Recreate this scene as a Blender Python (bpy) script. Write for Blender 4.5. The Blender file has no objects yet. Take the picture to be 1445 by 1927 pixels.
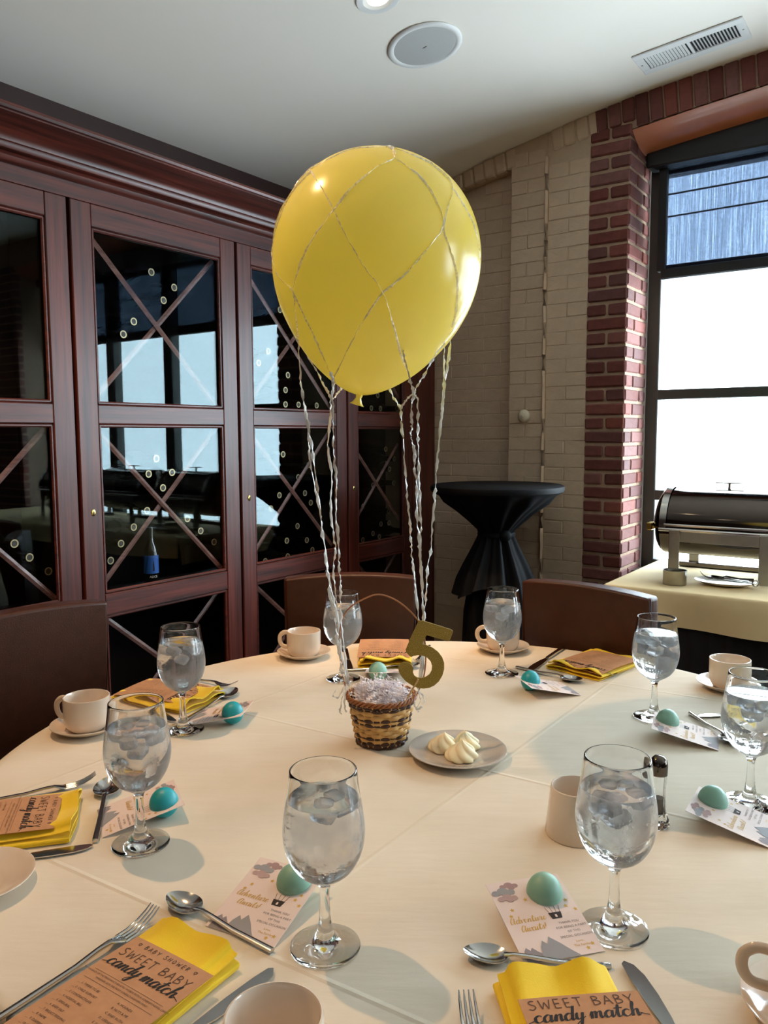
import bpy, bmesh, math, random
from mathutils import Vector, Matrix
from mathutils.bvhtree import BVHTree
random.seed(7)
sc = bpy.context.scene
COL = sc.collection
R = math.radians

# ------------------------------------------------------------------ camera
F, PITCH, ROLL, CX, CY, EYE, TOP = 1490.0, R(5.55), 0.0044, 722.5, 963.5, 1.36, 0.76
cam = bpy.data.cameras.new('camera')
cam.sensor_fit = 'VERTICAL'; cam.sensor_height = 24.0; cam.lens = F / 1927 * 24.0
cam.clip_start = 0.02; cam.clip_end = 200
camo = bpy.data.objects.new('camera', cam); COL.objects.link(camo)
camo.matrix_world = Matrix.Translation((0, 0, EYE)) @ Matrix.Rotation(R(90) - PITCH, 4, 'X') @ Matrix.Rotation(-ROLL, 4, 'Z')
sc.camera = camo
# ------------------------------------------------------------------ sky, exposure
sc.view_settings.view_transform = 'Standard'; sc.view_settings.look = 'None'
sc.view_settings.exposure = 0.35; sc.view_settings.gamma = 1.0; sc.view_settings.use_curve_mapping = False
w = bpy.data.worlds.new('overcast_sky'); sc.world = w; w.use_nodes = True
SKY = 16.0
w.node_tree.nodes['Background'].inputs[0].default_value = (0.74, 0.90, 1.0, 1)
w.node_tree.nodes['Background'].inputs[1].default_value = SKY
cy = sc.cycles
cy.max_bounces = 14; cy.transmission_bounces = 12; cy.transparent_max_bounces = 16; cy.diffuse_bounces = 5; cy.glossy_bounces = 5
cy.caustics_reflective = False; cy.caustics_refractive = True; cy.sample_clamp_indirect = 18.0; cy.blur_glossy = 0.5
cy.use_denoising = True
# ------------------------------------------------------------------ room frame: s along the window wall, t away from the camera
YAW = R(-35.3); TW = 3.78           # TW: window wall plane
CO, SI = math.cos(YAW), math.sin(YAW)
def st(s, t, z=0.0): return Vector((CO*s - SI*t, SI*s + CO*t, z))
# daylight comes in only through the window openings, the second one added: tell the sampler so (a portal emits nothing)
def portal(s0, s1, z0, z1, t):
    l = bpy.data.lights.new('window_portal', 'AREA'); l.shape = 'RECTANGLE'; l.size = s1-s0; l.size_y = z1-z0
    l.cycles.is_portal = True
    o = bpy.data.objects.new('window_portal', l); COL.objects.link(o)
    o.matrix_world = Matrix.Translation(st((s0+s1)/2, t, (z0+z1)/2)) @ Matrix.Rotation(YAW, 4, 'Z') @ Matrix.Rotation(R(-90), 4, 'X')
portal(-1.26, 1.71, 0.74, 2.86, 4.16); portal(2.56, 5.53, 0.74, 2.86, 4.16)  # second portal serves the added, unseen bay

def ray(x, y):
    u = (x-CX)/F; v = (CY-y)/F; c, s = math.cos(ROLL), math.sin(ROLL)
    u, v = u*c+v*s, -u*s+v*c
    cp, sp = math.cos(PITCH), math.sin(PITCH)
    return Vector((u, cp+v*sp, -sp+v*cp))
def at(x, y, z=TOP):                 # photo pixel -> point at height z
    d = ray(x, y); return Vector((0, 0, EYE)) + d*((z-EYE)/d.z)
def aty(x, y, Y):                    # photo pixel -> point at depth Y
    d = ray(x, y); return Vector((0, 0, EYE)) + d*(Y/d.y)
def on_s(x, y, s):                   # photo pixel -> (t, z) on a plane parallel to the cabinet
    d = ray(x, y); n = Vector((CO, SI, 0)); k = s/d.dot(n); p = Vector((0, 0, EYE)) + d*k
    return p.dot(Vector((-SI, CO, 0))), p.z

# ------------------------------------------------------------------ materials
def lin(c): 
    c = c/255.0
    return c/12.92 if c <= .04045 else ((c+.055)/1.055)**2.4
def rgb(r, g, b): return (lin(r), lin(g), lin(b), 1)
class NT:
    def __init__(s, name):
        s.m = bpy.data.materials.new(name); s.m.use_nodes = True; s.t = s.m.node_tree; s.n = s.t.nodes
        s.b = s.n['Principled BSDF']; s.out = s.n['Material Output']
    def node(s, ty, **kw):
        n = s.n.new(ty)
        for k, v in kw.items(): setattr(n, k, v)
        return n
    def link(s, a, b): s.t.links.new(a, b)
    def val(s, node, k, v): node.inputs[k].default_value = v
    def coord(s, kind='Object', scale=(1, 1, 1)):
        tc = s.node('ShaderNodeTexCoord'); mp = s.node('ShaderNodeMapping'); mp.inputs['Scale'].default_value = scale
        s.link(tc.outputs[kind], mp.inputs['Vector']); return mp.outputs[0]
    def noise(s, vec, scale, detail=3, rough=.5):
        n = s.node('ShaderNodeTexNoise'); n.inputs['Scale'].default_value = scale; n.inputs['Detail'].default_value = detail
        n.inputs['Roughness'].default_value = rough
        if vec is not None: s.link(vec, n.inputs['Vector'])
        return n.outputs['Fac']
    def ramp(s, fac, stops, interp='LINEAR'):
        r = s.node('ShaderNodeValToRGB'); r.color_ramp.interpolation = interp
        e = r.color_ramp.elements
        while len(e) < len(stops): e.new(.5)
        for i, (p, c) in enumerate(stops): e[i].position = p; e[i].color = c
        s.link(fac, r.inputs[0]); return r.outputs[0]
    def math(s, op, a, b=None, clamp=False):
        n = s.node('ShaderNodeMath', operation=op, use_clamp=clamp)
        for i, x in enumerate((a, b)):
            if x is None: continue
            if isinstance(x, (int, float)): n.inputs[i].default_value = x
            else: s.link(x, n.inputs[i])
        return n.outputs[0]
    def bump(s, h, strength=.3, dist=.002):
        b = s.node('ShaderNodeBump'); b.inputs['Strength'].default_value = strength; b.inputs['Distance'].default_value = dist
        s.link(h, b.inputs['Height']); s.link(b.outputs[0], s.b.inputs['Normal']); return b
def g3(v): return (v, v, v, 1)
def P(name, col, rough=.5, metal=0.0, var=0.0, vscale=20, bump=0.0, bscale=60, bdist=.001, coat=0.0, spec=.5, sheen=0.0, sub=0.0, trans=0.0, ior=1.5, kind='Object'):
    k = NT(name); b = k.b
    b.inputs['Base Color'].default_value = col; b.inputs['Roughness'].default_value = rough; b.inputs['Metallic'].default_value = metal
    b.inputs['Specular IOR Level'].default_value = spec; b.inputs['Coat Weight'].default_value = coat; b.inputs['Coat Roughness'].default_value = .08
    b.inputs['Sheen Weight'].default_value = sheen; b.inputs['IOR'].default_value = ior; b.inputs['Transmission Weight'].default_value = trans
    if sub: b.inputs['Subsurface Weight'].default_value = sub; b.inputs['Subsurface Radius'].default_value = (.02, .012, .006); b.inputs['Subsurface Scale'].default_value = .5
    vec = k.coord(kind)
    f = k.noise(vec, vscale, 4)
    c2 = tuple(min(1, x*(1+var)) for x in col[:3])+(1,); c1 = tuple(x*(1-var) for x in col[:3])+(1,)
    k.link(k.ramp(f, [(.3, c1), (.7, c2)]), b.inputs['Base Color'])
    if bump: k.bump(k.noise(vec, bscale, 5), bump, bdist)
    return k.m
def wood(name, axis, dark, light, rough=.42, coat=.14):
    k = NT(name); sc_ = [26, 26, 26]; sc_[axis] = 1.3
    v = k.coord('Object', tuple(sc_)); n1 = k.noise(v, 1.6, 6, .6)
    sc2 = [180, 180, 180]; sc2[axis] = 5
    n2 = k.noise(k.coord('Object', tuple(sc2)), 1.0, 3, .6)
    m = k.math('ADD', k.math('MULTIPLY', n1, .72), k.math('MULTIPLY', n2, .28))
    k.link(k.ramp(m, [(.36, dark), (.5, tuple((a+b)/2 for a, b in zip(dark, light))), (.62, light)]), k.b.inputs['Base Color'])
    k.b.inputs['Roughness'].default_value = rough; k.b.inputs['Coat Weight'].default_value = coat; k.b.inputs['Coat Roughness'].default_value = .2
    k.bump(m, .12, .001)
    return k.m
WD, WL = rgb(50, 17, 11), rgb(104, 44, 32)
WOOD_Z = wood('mahogany_upright', 2, WD, WL); WOOD_Y = wood('mahogany_rail', 1, WD, WL)
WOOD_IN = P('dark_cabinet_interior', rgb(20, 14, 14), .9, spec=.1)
LATTICE = wood('lattice_wood', 1, rgb(96, 58, 50), rgb(140, 98, 88), .4, .1)
CEIL = P('matte_ceiling_paint', rgb(236, 229, 219), .95, var=.012, vscale=2, bump=.05, bscale=300, spec=.1)
def painted(name, col):
    k = NT(name); v = k.coord('Object'); n = k.noise(v, 28, 5, .6); n2 = k.noise(v, 130, 4)
    c1 = tuple(x*.90 for x in col[:3])+(1,)
    k.link(k.ramp(n, [(.3, c1), (.65, col)]), k.b.inputs['Base Color']); k.b.inputs['Roughness'].default_value = .62
    k.bump(k.math('ADD', n, k.math('MULTIPLY', n2, .4)), .45, .004); return k.m
PAINT = painted('painted_brick', rgb(218, 194, 166)); PAINT2 = painted('painted_mortar', rgb(206, 182, 154))
def brickmat():
    k = NT('red_brick'); oi = k.node('ShaderNodeObjectInfo'); v = k.coord('Object'); n = k.noise(v, 30, 5, .65)
    base = k.ramp(oi.outputs['Random'], [(0, rgb(92, 52, 48)), (.35, rgb(118, 62, 54)), (.6, rgb(104, 66, 64)), (.8, rgb(140, 72, 60)), (1, rgb(128, 88, 84))])
    mx = k.node('ShaderNodeMix', data_type='RGBA', blend_type='MULTIPLY'); mx.inputs[0].default_value = .8
    k.link(base, mx.inputs[6]); k.link(k.ramp(n, [(.3, g3(.72)), (.7, g3(1.15))]), mx.inputs[7])
    k.link(mx.outputs[2], k.b.inputs['Base Color']); k.b.inputs['Roughness'].default_value = .82; k.bump(n, .5, .003); return k.m
BRICK = brickmat()
MORTAR = P('mortar', rgb(176, 150, 128), .95, var=.1, vscale=40, bump=.6, bscale=120, bdist=.002, spec=.2)
COPPER = P('copper_paint', rgb(200, 122, 86), .34, var=.08, vscale=6, coat=.2)
FRAME = P('dark_window_metal', rgb(64, 66, 62), .45, var=.04)
BLACK = P('black_powder_coat', rgb(16, 18, 20), .5, var=.05)
FLOOR = P('dark_carpet', rgb(60, 48, 42), .95, var=.3, vscale=60, bump=.5, bscale=300)
PLAIN = P('brown_wall_paint', rgb(84, 66, 54), .9, var=.03)
def paneglass(name, tint=(1, 1, 1, 1)):
    k = NT(name); lw = k.node('ShaderNodeLayerWeight'); lw.inputs[0].default_value = .5
    f5 = k.math('POWER', lw.outputs['Facing'], 5.0); r = k.math('ADD', k.math('MULTIPLY', f5, .96), .021, True)
    tr = k.node('ShaderNodeBsdfTransparent'); tr.inputs[0].default_value = tint
    gl = k.node('ShaderNodeBsdfGlossy'); gl.inputs['Roughness'].default_value = 0.004; gl.inputs[0].default_value = (.80, .96, 1.0, 1)
    mx = k.node('ShaderNodeMixShader'); k.link(r, mx.inputs[0]); k.link(tr.outputs[0], mx.inputs[1]); k.link(gl.outputs[0], mx.inputs[2])
    k.link(mx.outputs[0], k.out.inputs[0]); return k.m
PANE = paneglass('cabinet_glass', (.93, .94, .94, 1)); WPANE = paneglass('window_glass')
def screen():
    k = NT('sun_screen_fabric'); v = k.coord('Object', (150, 1, 2.4)); n = k.noise(v, 1.0, 3, .7)
    v2 = k.coord('Object', (60, 60, 60)); n2 = k.noise(v2, 2.0, 4)
    m = k.math('ADD', k.math('MULTIPLY', n, .75), k.math('MULTIPLY', n2, .25))
    col = k.ramp(m, [(.36, (.105, .122, .15, 1)), (.5, (.145, .166, .196, 1)), (.64, (.205, .225, .255, 1))])
    tr = k.node('ShaderNodeBsdfTransparent'); k.link(col, tr.inputs[0])
    df = k.node('ShaderNodeBsdfDiffuse'); df.inputs[0].default_value = rgb(40, 44, 54)
    ad = k.node('ShaderNodeAddShader'); k.link(tr.outputs[0], ad.inputs[0]); k.link(df.outputs[0], ad.inputs[1])
    k.link(ad.outputs[0], k.out.inputs[0]); return k.m
SCREEN = screen()
def clothmat():
    k = NT('cream_table_linen'); v = k.coord('Object'); sx = k.node('ShaderNodeSeparateXYZ')
    tc = k.node('ShaderNodeTexCoord'); k.link(tc.outputs['Object'], sx.inputs[0])
    X, Y = sx.outputs[0], sx.outputs[1]
    # press creases: straight ridges 0.6 m apart, two ways (cloth unfolded from a square stack)
    h = None
    cxy = (TCX, TCY)
    for ang, offs in ((-31.6, (.665, 1.262, 1.872)), (54.5, (1.272, .66, 0.06))):
        a = R(ang); nx, ny = -math.sin(a), math.cos(a)
        d = k.math('ADD', k.math('MULTIPLY', X, nx), k.math('MULTIPLY', Y, ny))
        for o in offs:
            if ang > 0: oo = o - (1.272 - (nx*-.224 + ny*1.846)) 
            else: oo = o
            oo -= nx*cxy[0] + ny*cxy[1]
            q = k.math('ABSOLUTE', k.math('SUBTRACT', d, oo))
            r = k.math('SUBTRACT', 1.0, k.math('DIVIDE', q, .0055), True)
            h = r if h is None else k.math('ADD', h, r)
    n = k.noise(v, 9, 3); fine = k.noise(v, 900, 2)
    vr = k.coord('Object', (3, 14, 3)); wr = k.noise(vr, 2.2, 4)
    hh = k.math('ADD', k.math('MULTIPLY', h, .0016), k.math('ADD', k.math('MULTIPLY', wr, .0022), k.math('MULTIPLY', fine, .00012)))
    b = k.node('ShaderNodeBump'); b.inputs['Strength'].default_value = .55; b.inputs['Distance'].default_value = 1.0
    k.link(hh, b.inputs['Height']); k.link(b.outputs[0], k.b.inputs['Normal'])
    k.link(k.ramp(n, [(.3, rgb(219, 206, 184)), (.7, rgb(226, 214, 194))]), k.b.inputs['Base Color'])
    k.b.inputs['Roughness'].default_value = .8; k.b.inputs['Sheen Weight'].default_value = .15; k.b.inputs['Specular IOR Level'].default_value = .25
    return k.m
TCX, TCY, TR = .119, 1.433, .842
LINEN = clothmat()
BUFFET = P('pale_yellow_linen', rgb(238, 212, 162), .85, var=.04, vscale=8, bump=.15, bscale=25, bdist=.004)
SKIRT = P('black_skirt_cloth', rgb(12, 12, 15), .75, var=.2, vscale=30)
BCLOTH = P('black_stretch_cloth', rgb(9, 10, 15), .7, var=.1, bump=.1, bscale=200, spec=.25)
LEATHER = P('brown_leather', rgb(66, 35, 22), .40, var=.12, vscale=35, bump=.5, bscale=420, bdist=.001, spec=.3)
LEGW = P('honey_wood_leg', rgb(140, 74, 34), .4, var=.15, coat=.2)
CERAMIC = P('cream_stoneware', rgb(226, 210, 192), .16, var=.015, coat=.4)
CERAMIC_P = P('pale_plate_glaze', rgb(196, 186, 176), .14, var=.015, coat=.4)
STEEL = P('polished_steel', rgb(196, 194, 190), .14, 1.0, var=.03, vscale=60)
BRUSHED = P('brushed_steel', rgb(176, 172, 162), .3, 1.0, var=.05, vscale=40)
MIRROR = P('darkened_mirror_steel', rgb(92, 84, 78), .07, 1.0, var=.03)  # base colour darkened to stand in for dark reflections and backlight
GOLDM = P('brass', rgb(206, 176, 96), .25, 1.0)
NAPKIN = P('yellow_napkin_cloth', rgb(246, 208, 26), .8, var=.05, vscale=14, bump=.25, bscale=500, bdist=.0006, sheen=.15)
KRAFT = P('kraft_card', rgb(190, 141, 104), .85, var=.06, vscale=90, spec=.2)
INK = P('black_ink', rgb(28, 22, 20), .8); INKB = P('brown_ink', rgb(88, 62, 46), .85)
CARDW = P('white_pink_card', rgb(238, 220, 214), .7, var=.01, spec=.3)
GREYP = P('grey_print', rgb(150, 142, 148), .8); MAUVE = P('mauve_print', rgb(188, 160, 158), .8); MAUVE2 = P('rose_grey_print', rgb(172, 142, 142), .8); BLUEG = P('blue_grey_print', rgb(158, 158, 162), .8)
GOLDI = P('gold_print', rgb(214, 170, 72), .6); INKG = P('grey_ink', rgb(140, 128, 126), .85); DARKP = P('charcoal_print', rgb(58, 50, 50), .8)
TEAL = P('teal_plastic', rgb(34, 164, 176), .42, var=.02); MINT = P('mint_plastic', rgb(152, 208, 192), .45, var=.02); SAGE = P('sage_plastic', rgb(140, 188, 168), .45, var=.02)
def balloon_mat():
    k = NT('yellow_latex'); b = k.b; v = k.coord('Object'); n = k.noise(v, 5, 2)
    k.link(k.ramp(n, [(.3, rgb(247, 233, 128)), (.7, rgb(250, 237, 136))]), b.inputs['Base Color'])
    b.inputs['Roughness'].default_value = .2; b.inputs['Specular IOR Level'].default_value = .6
    tl = k.node('ShaderNodeBsdfTranslucent'); tl.inputs[0].default_value = rgb(255, 242, 150)
    mx = k.node('ShaderNodeMixShader'); mx.inputs[0].default_value = .45
    k.link(b.outputs[0], mx.inputs[1]); k.link(tl.outputs[0], mx.inputs[2]); k.link(mx.outputs[0], k.out.inputs[0]); return k.m
LATEX = balloon_mat()
def sheer():
    k = NT('sheer_pearl_ribbon'); k.b.inputs['Base Color'].default_value = rgb(255, 252, 240); k.b.inputs['Roughness'].default_value = .22; k.b.inputs['Specular IOR Level'].default_value = .9
    n = k.noise(k.coord('Object'), 160, 2); tr = k.node('ShaderNodeBsdfTransparent'); mx = k.node('ShaderNodeMixShader'); k.link(k.ramp(n, [(.35, g3(.25)), (.65, g3(.65))]), mx.inputs[0])
    k.link(k.b.outputs[0], mx.inputs[1]); k.link(tr.outputs[0], mx.inputs[2]); k.link(mx.outputs[0], k.out.inputs[0]); return k.m
SHEER = sheer()
RIBBON = P('pearl_ribbon', rgb(246, 246, 244), .25, var=.02, vscale=200, trans=.1, spec=.8)
WICKER = P('light_wicker', rgb(212, 166, 100), .5, var=.14, vscale=60, bump=.3, bscale=200); WICKERD = P('dark_wicker', rgb(66, 38, 26), .45, var=.2, vscale=60); WICKERR = P('brown_rim_wicker', rgb(148, 92, 50), .5, var=.2, vscale=70)
SHRED = P('lilac_white_shred', rgb(250, 244, 248), .5, var=.03)
MERINGUE = P('cream_meringue', rgb(255, 238, 200), .7, var=.03, sub=.15)
def glitter():
    k = NT('gold_glitter'); v = k.coord('Object'); n = k.noise(v, 900, 2, .7)
    k.link(k.ramp(n, [(.35, rgb(120, 96, 34)), (.6, rgb(176, 148, 62)), (.75, rgb(255, 240, 170))]), k.b.inputs['Base Color'])
    k.b.inputs['Metallic'].default_value = .55; k.b.inputs['Roughness'].default_value = .45; k.bump(n, .8, .0015); return k.m
GLITTER = glitter()
def glassmat(name, fog):
    k = NT(name); b = k.b
    b.inputs['Transmission Weight'].default_value = 1.0; b.inputs['IOR'].default_value = 1.45; b.inputs['Base Color'].default_value = (.97, .98, .98, 1)
    b.inputs['Roughness'].default_value = 0.0
    if fog:   # condensation on the cold part of the bowl, local z .088 to .19
        tc = k.node('ShaderNodeTexCoord'); sx = k.node('ShaderNodeSeparateXYZ'); k.link(tc.outputs['Object'], sx.inputs[0]); z = sx.outputs[2]
        lo = k.math('MULTIPLY', k.math('SUBTRACT', z, .088), 60, True); hi = k.math('MULTIPLY', k.math('SUBTRACT', .188, z), 60, True)
        n = k.noise(k.coord('Object'), 34, 3); band = k.math('MULTIPLY', lo, hi)
        f = k.math('MULTIPLY', band, k.ramp(n, [(.36, g3(.3)), (.66, g3(1.0))]))
        k.link(k.math('MULTIPLY', f, .075), b.inputs['Roughness'])
        dn = k.noise(k.coord('Object'), 250, 2); dr = k.math('MULTIPLY', k.ramp(dn, [(.60, g3(0)), (.70, g3(1))]), k.ramp(n, [(.45, g3(0)), (.6, g3(1))]))
        bm = k.bump(k.math('MULTIPLY', dr, band), .3, .0008)
        df = k.node('ShaderNodeBsdfDiffuse'); df.inputs[0].default_value = (.86, .88, .9, 1)
        tl = k.node('ShaderNodeBsdfTranslucent'); tl.inputs[0].default_value = (.86, .88, .9, 1)
        ad = k.node('ShaderNodeMixShader'); ad.inputs[0].default_value = .5; k.link(df.outputs[0], ad.inputs[1]); k.link(tl.outputs[0], ad.inputs[2])
        mx = k.node('ShaderNodeMixShader'); k.link(k.math('MULTIPLY', f, fog), mx.inputs[0]); k.link(b.outputs[0], mx.inputs[1]); k.link(ad.outputs[0], mx.inputs[2]); k.link(mx.outputs[0], k.out.inputs[0])
    return k.m
GOBLET = glassmat('goblet_glass', .2); CLEAR = glassmat('clear_glass', 0)
WATER = P('water', (1, 1, 1, 1), 0, trans=1, ior=1.33)
def icem():
    k = NT('ice'); k.b.inputs['Transmission Weight'].default_value = .7; k.b.inputs['IOR'].default_value = 1.12; k.b.inputs['Base Color'].default_value = (.95, .97, 1, 1)
    k.b.inputs['Roughness'].default_value = .28; n = k.noise(k.coord('Object'), 90, 3); k.bump(n, .7, .006); return k.m
ICE = icem()
BOTTLE = P('dark_bottle_glass', rgb(10, 14, 10), .12, coat=.5); FOIL = P('gold_capsule', rgb(190, 172, 130), .35, .6); FOILD = P('capsule_centre', rgb(58, 48, 36), .5)
BLUEL = P('blue_label', rgb(36, 92, 176), .5); WHITEP = P('white_print', rgb(235, 235, 235), .6); BLACKP = P('black_print', rgb(12, 14, 24), .6)
WHITEPL = P('white_plastic', rgb(222, 222, 220), .5, var=.01); MESHG = P('speaker_mesh', rgb(176, 176, 174), .7, var=.06, vscale=500); DARKH = P('duct_shade_colour', rgb(30, 30, 32), .9)
CREAMPL = P('cream_plastic', rgb(226, 214, 188), .4)
PALEW = P('pale_stick', rgb(206, 172, 118), .6)
def lampmat():
    k = NT('lamp_glow'); e = k.node('ShaderNodeEmission'); e.inputs[0].default_value = (1, .86, .62, 1); e.inputs[1].default_value = 14; k.link(e.outputs[0], k.out.inputs[0]); return k.m
GLOW = lampmat()

# ------------------------------------------------------------------ mesh builder
class MB:
    def __init__(s): s.v = []; s.f = []; s.mi = []
    def add(s, v, f, mi=0, M=None):
        o = len(s.v)
        s.v += [tuple(M @ Vector(p)) if M else tuple(p) for p in v]
        s.f += [tuple(i+o for i in q) for q in f]; s.mi += [mi]*len(f); return s
    def box(s, a, b, bev=0.0, mi=0, M=None):
        x0, y0, z0 = a; x1, y1, z1 = b
        if bev <= 0:
            v = [(x, y, z) for x in (x0, x1) for y in (y0, y1) for z in (z0, z1)]
            f = [(0, 1, 3, 2), (4, 6, 7, 5), (0, 4, 5, 1), (2, 3, 7, 6), (0, 2, 6, 4), (1, 5, 7, 3)]
            return s.add(v, f, mi, M)
        bev = min(bev, (x1-x0)*.49, (y1-y0)*.49, (z1-z0)*.49)
        bm = bmesh.new(); bmesh.ops.create_cube(bm, size=1)
        for q in bm.verts: q.co = Vector(((x0+x1)/2+q.co.x*(x1-x0), (y0+y1)/2+q.co.y*(y1-y0), (z0+z1)/2+q.co.z*(z1-z0)))
        bmesh.ops.bevel(bm, geom=bm.edges[:]+bm.verts[:], offset=bev, segments=1, affect='EDGES')
        bm.verts.index_update(); v = [q.co[:] for q in bm.verts]; f = [tuple(x.index for x in q.verts) for q in bm.faces]; bm.free()
        return s.add(v, f, mi, M)
    def lathe(s, prof, n=48, mi=0, M=None, fn=None, closed=False):
        v = []; f = []; m = len(prof)
        for i in range(n):
            a = 2*math.pi*i/n
            for j, (r, z) in enumerate(prof):
                x, y = r*math.cos(a), r*math.sin(a)
                if fn: x, y, z = fn(r, z, a, j)
                v.append((x, y, z))
        for i in range(n):
            k = (i+1) % n
            for j in range(m-1 if not closed else m):
                j2 = (j+1) % m
                f.append((i*m+j, k*m+j, k*m+j2, i*m+j2))
        return s.add(v, f, mi, M)
    def sweep(s, path, hw, ht, n=8, mi=0, M=None, up=Vector((0, 0, 1)), caps=True, power=1.0):
        m = len(path); path = [Vector(p) for p in path]; v = []; f = []
        g = lambda q, i: q[i] if isinstance(q, (list, tuple)) else q
        for i in range(m):
            t = (path[min(i+1, m-1)]-path[max(i-1, 0)]).normalized()
            side = t.cross(up)
            if side.length < 1e-4: side = t.cross(Vector((1, 0, 0)))
            side.normalize(); u = side.cross(t)
            for j in range(n):
                a = 2*math.pi*j/n; c_, s_ = math.cos(a), math.sin(a)
                c_ = math.copysign(abs(c_)**power, c_); s_ = math.copysign(abs(s_)**power, s_)
                v.append(path[i]+side*(g(hw, i)*c_)+u*(g(ht, i)*s_))
        for i in range(m-1):
            for j in range(n):
                k = (j+1) % n; f.append((i*n+j, i*n+k, (i+1)*n+k, (i+1)*n+j))
        if caps: f.append(tuple(range(n))[::-1]); f.append(tuple((m-1)*n+j for j in range(n)))
        return s.add(v, f, mi, M)
    def prism(s, pts, h0, h1, mi=0, M=None):       # polygon in xy, from z h0 to h1
        n = len(pts); v = [(x, y, h0) for x, y in pts]+[(x, y, h1) for x, y in pts]
        f = [tuple(range(n))[::-1], tuple(range(n, 2*n))]+[(i, (i+1) % n, n+(i+1) % n, n+i) for i in range(n)]
        return s.add(v, f, mi, M)
    def ball(s, c, r, n=20, m=12, mi=0, sc_=(1, 1, 1)):
        prof = [(r*math.sin(math.pi*j/m), -r*math.cos(math.pi*j/m)) for j in range(m+1)]
        return s.lathe(prof, n, mi, Matrix.Translation(c) @ Matrix.Diagonal((*sc_, 1)))
    def build(s, name, mats, parent=None, smooth=True, org=(0, 0, 0), fix=True):
        me = bpy.data.meshes.new(name); o = Vector(org)
        me.from_pydata([tuple(Vector(p)-o) for p in s.v], [], s.f)
        if not isinstance(mats, (list, tuple)): mats = [mats]
        for m in mats: me.materials.append(m)
        me.polygons.foreach_set('material_index', s.mi); 
        if fix:
            bm = bmesh.new(); bm.from_mesh(me); bmesh.ops.remove_doubles(bm, verts=bm.verts, dist=1e-6); bmesh.ops.recalc_face_normals(bm, faces=bm.faces); bm.to_mesh(me); bm.free()
        if smooth:
            me.polygons.foreach_set('use_smooth', [True]*len(me.polygons))
            try: me.set_sharp_from_angle(angle=R(42))
            except Exception: pass
        me.update(); return obj(name, me, parent)
def obj(name, me, parent=None):
    o = bpy.data.objects.new(name, me); COL.objects.link(o)
    if parent: o.parent = parent
    return o
def tag(o, label=None, cat=None, group=None, kind=None):
    for k, v in (('label', label), ('category', cat), ('group', group), ('kind', kind)):
        if v: o[k] = v
    return o
def T(name, label, cat, loc=(0, 0, 0), rot=0.0, group=None):
    o = bpy.data.objects.new(name, None); COL.objects.link(o); o.empty_display_size = .05
    o.location = loc; o.rotation_euler = (0, 0, rot); return tag(o, label, cat, group)
def copytree(o, parent=None):
    c = o.copy(); COL.objects.link(c)
    if parent: c.parent = parent
    for ch in o.children: copytree(ch, c)
    return c
def room(o, s=0, t=0, z=0): o.location = st(s, t, z); o.rotation_euler = (0, 0, YAW); return o
def smoothpath(pts, k=6):
    pts = [Vector(p) for p in pts]; out = []
    for i in range(len(pts)-1):
        p0, p1, p2, p3 = pts[max(i-1, 0)], pts[i], pts[i+1], pts[min(i+2, len(pts)-1)]
        for j in range(k):
            t = j/k
            out.append(.5*((2*p1)+(p2-p0)*t+(2*p0-5*p1+4*p2-p3)*t*t+(3*p1-p0-3*p2+p3)*t**3))
    out.append(pts[-1]); return out

# ================================================================== SETTING
SL = -2.73                     # face of the wall behind the cabinet
CS = [(-2.9, 2.53), (-2.5, 2.648), (-2.231, 2.719), (-1.883, 2.802), (-1.564, 2.86), (-1.215, 2.913), (-1.0, 2.933), (-.696, 2.958), (-.3, 2.975), (.3, 2.985), (6.5, 2.985)]
def ceil_z(s):
    for (a, za), (b, zb) in zip(CS, CS[1:]):
        if a <= s <= b: return za+(zb-za)*(s-a)/(b-a)
    return CS[-1][1]
def ceil_slope(s): return (ceil_z(s+.15)-ceil_z(s-.15))/.3
fl = MB().box((-2.9, -3.0, -.1), (6.3, 4.25, 0)).build('floor', FLOOR, smooth=False); room(fl); tag(fl, kind='structure')
mb = MB(); N = 62; v = []; f = []
for i in range(N+1):
    s = -2.9+i*9.3/N; z = ceil_z(s) if i else CS[0][1]
    v += [(s, -3.0, z), (s, 4.35, z), (s, -3.0, z+.12), (s, 4.35, z+.12)]
for i in range(N):
    a = i*4; b = a+4; f += [(a, b, b+1, a+1), (a+2, a+3, b+3, b+2), (a, a+2, b+2, b), (a+1, b+1, b+3, a+3)]
f += [(0, 1, 3, 2), (N*4, N*4+2, N*4+3, N*4+1)]
cl = mb.add(v, f).build('ceiling', CEIL); room(cl); tag(cl, kind='structure')
wl = MB().box((SL-.12, -3.0, 0), (SL, 3.9, 2.63)).build('wall_left', P('dark_stained_panel', rgb(52, 24, 19), .5, var=.15, vscale=9), smooth=False); room(wl); tag(wl, kind='structure')
wb = MB().box((-2.9, -3.12, 0), (6.3, -3.0, 3.1)).build('wall_back', PLAIN, smooth=False); room(wb); tag(wb, kind='structure')
we = MB().box((6.3, -3.1, 0), (6.42, 4.35, 3.1)).build('wall_east', PLAIN, smooth=False); room(we); tag(we, kind='structure')

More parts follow.
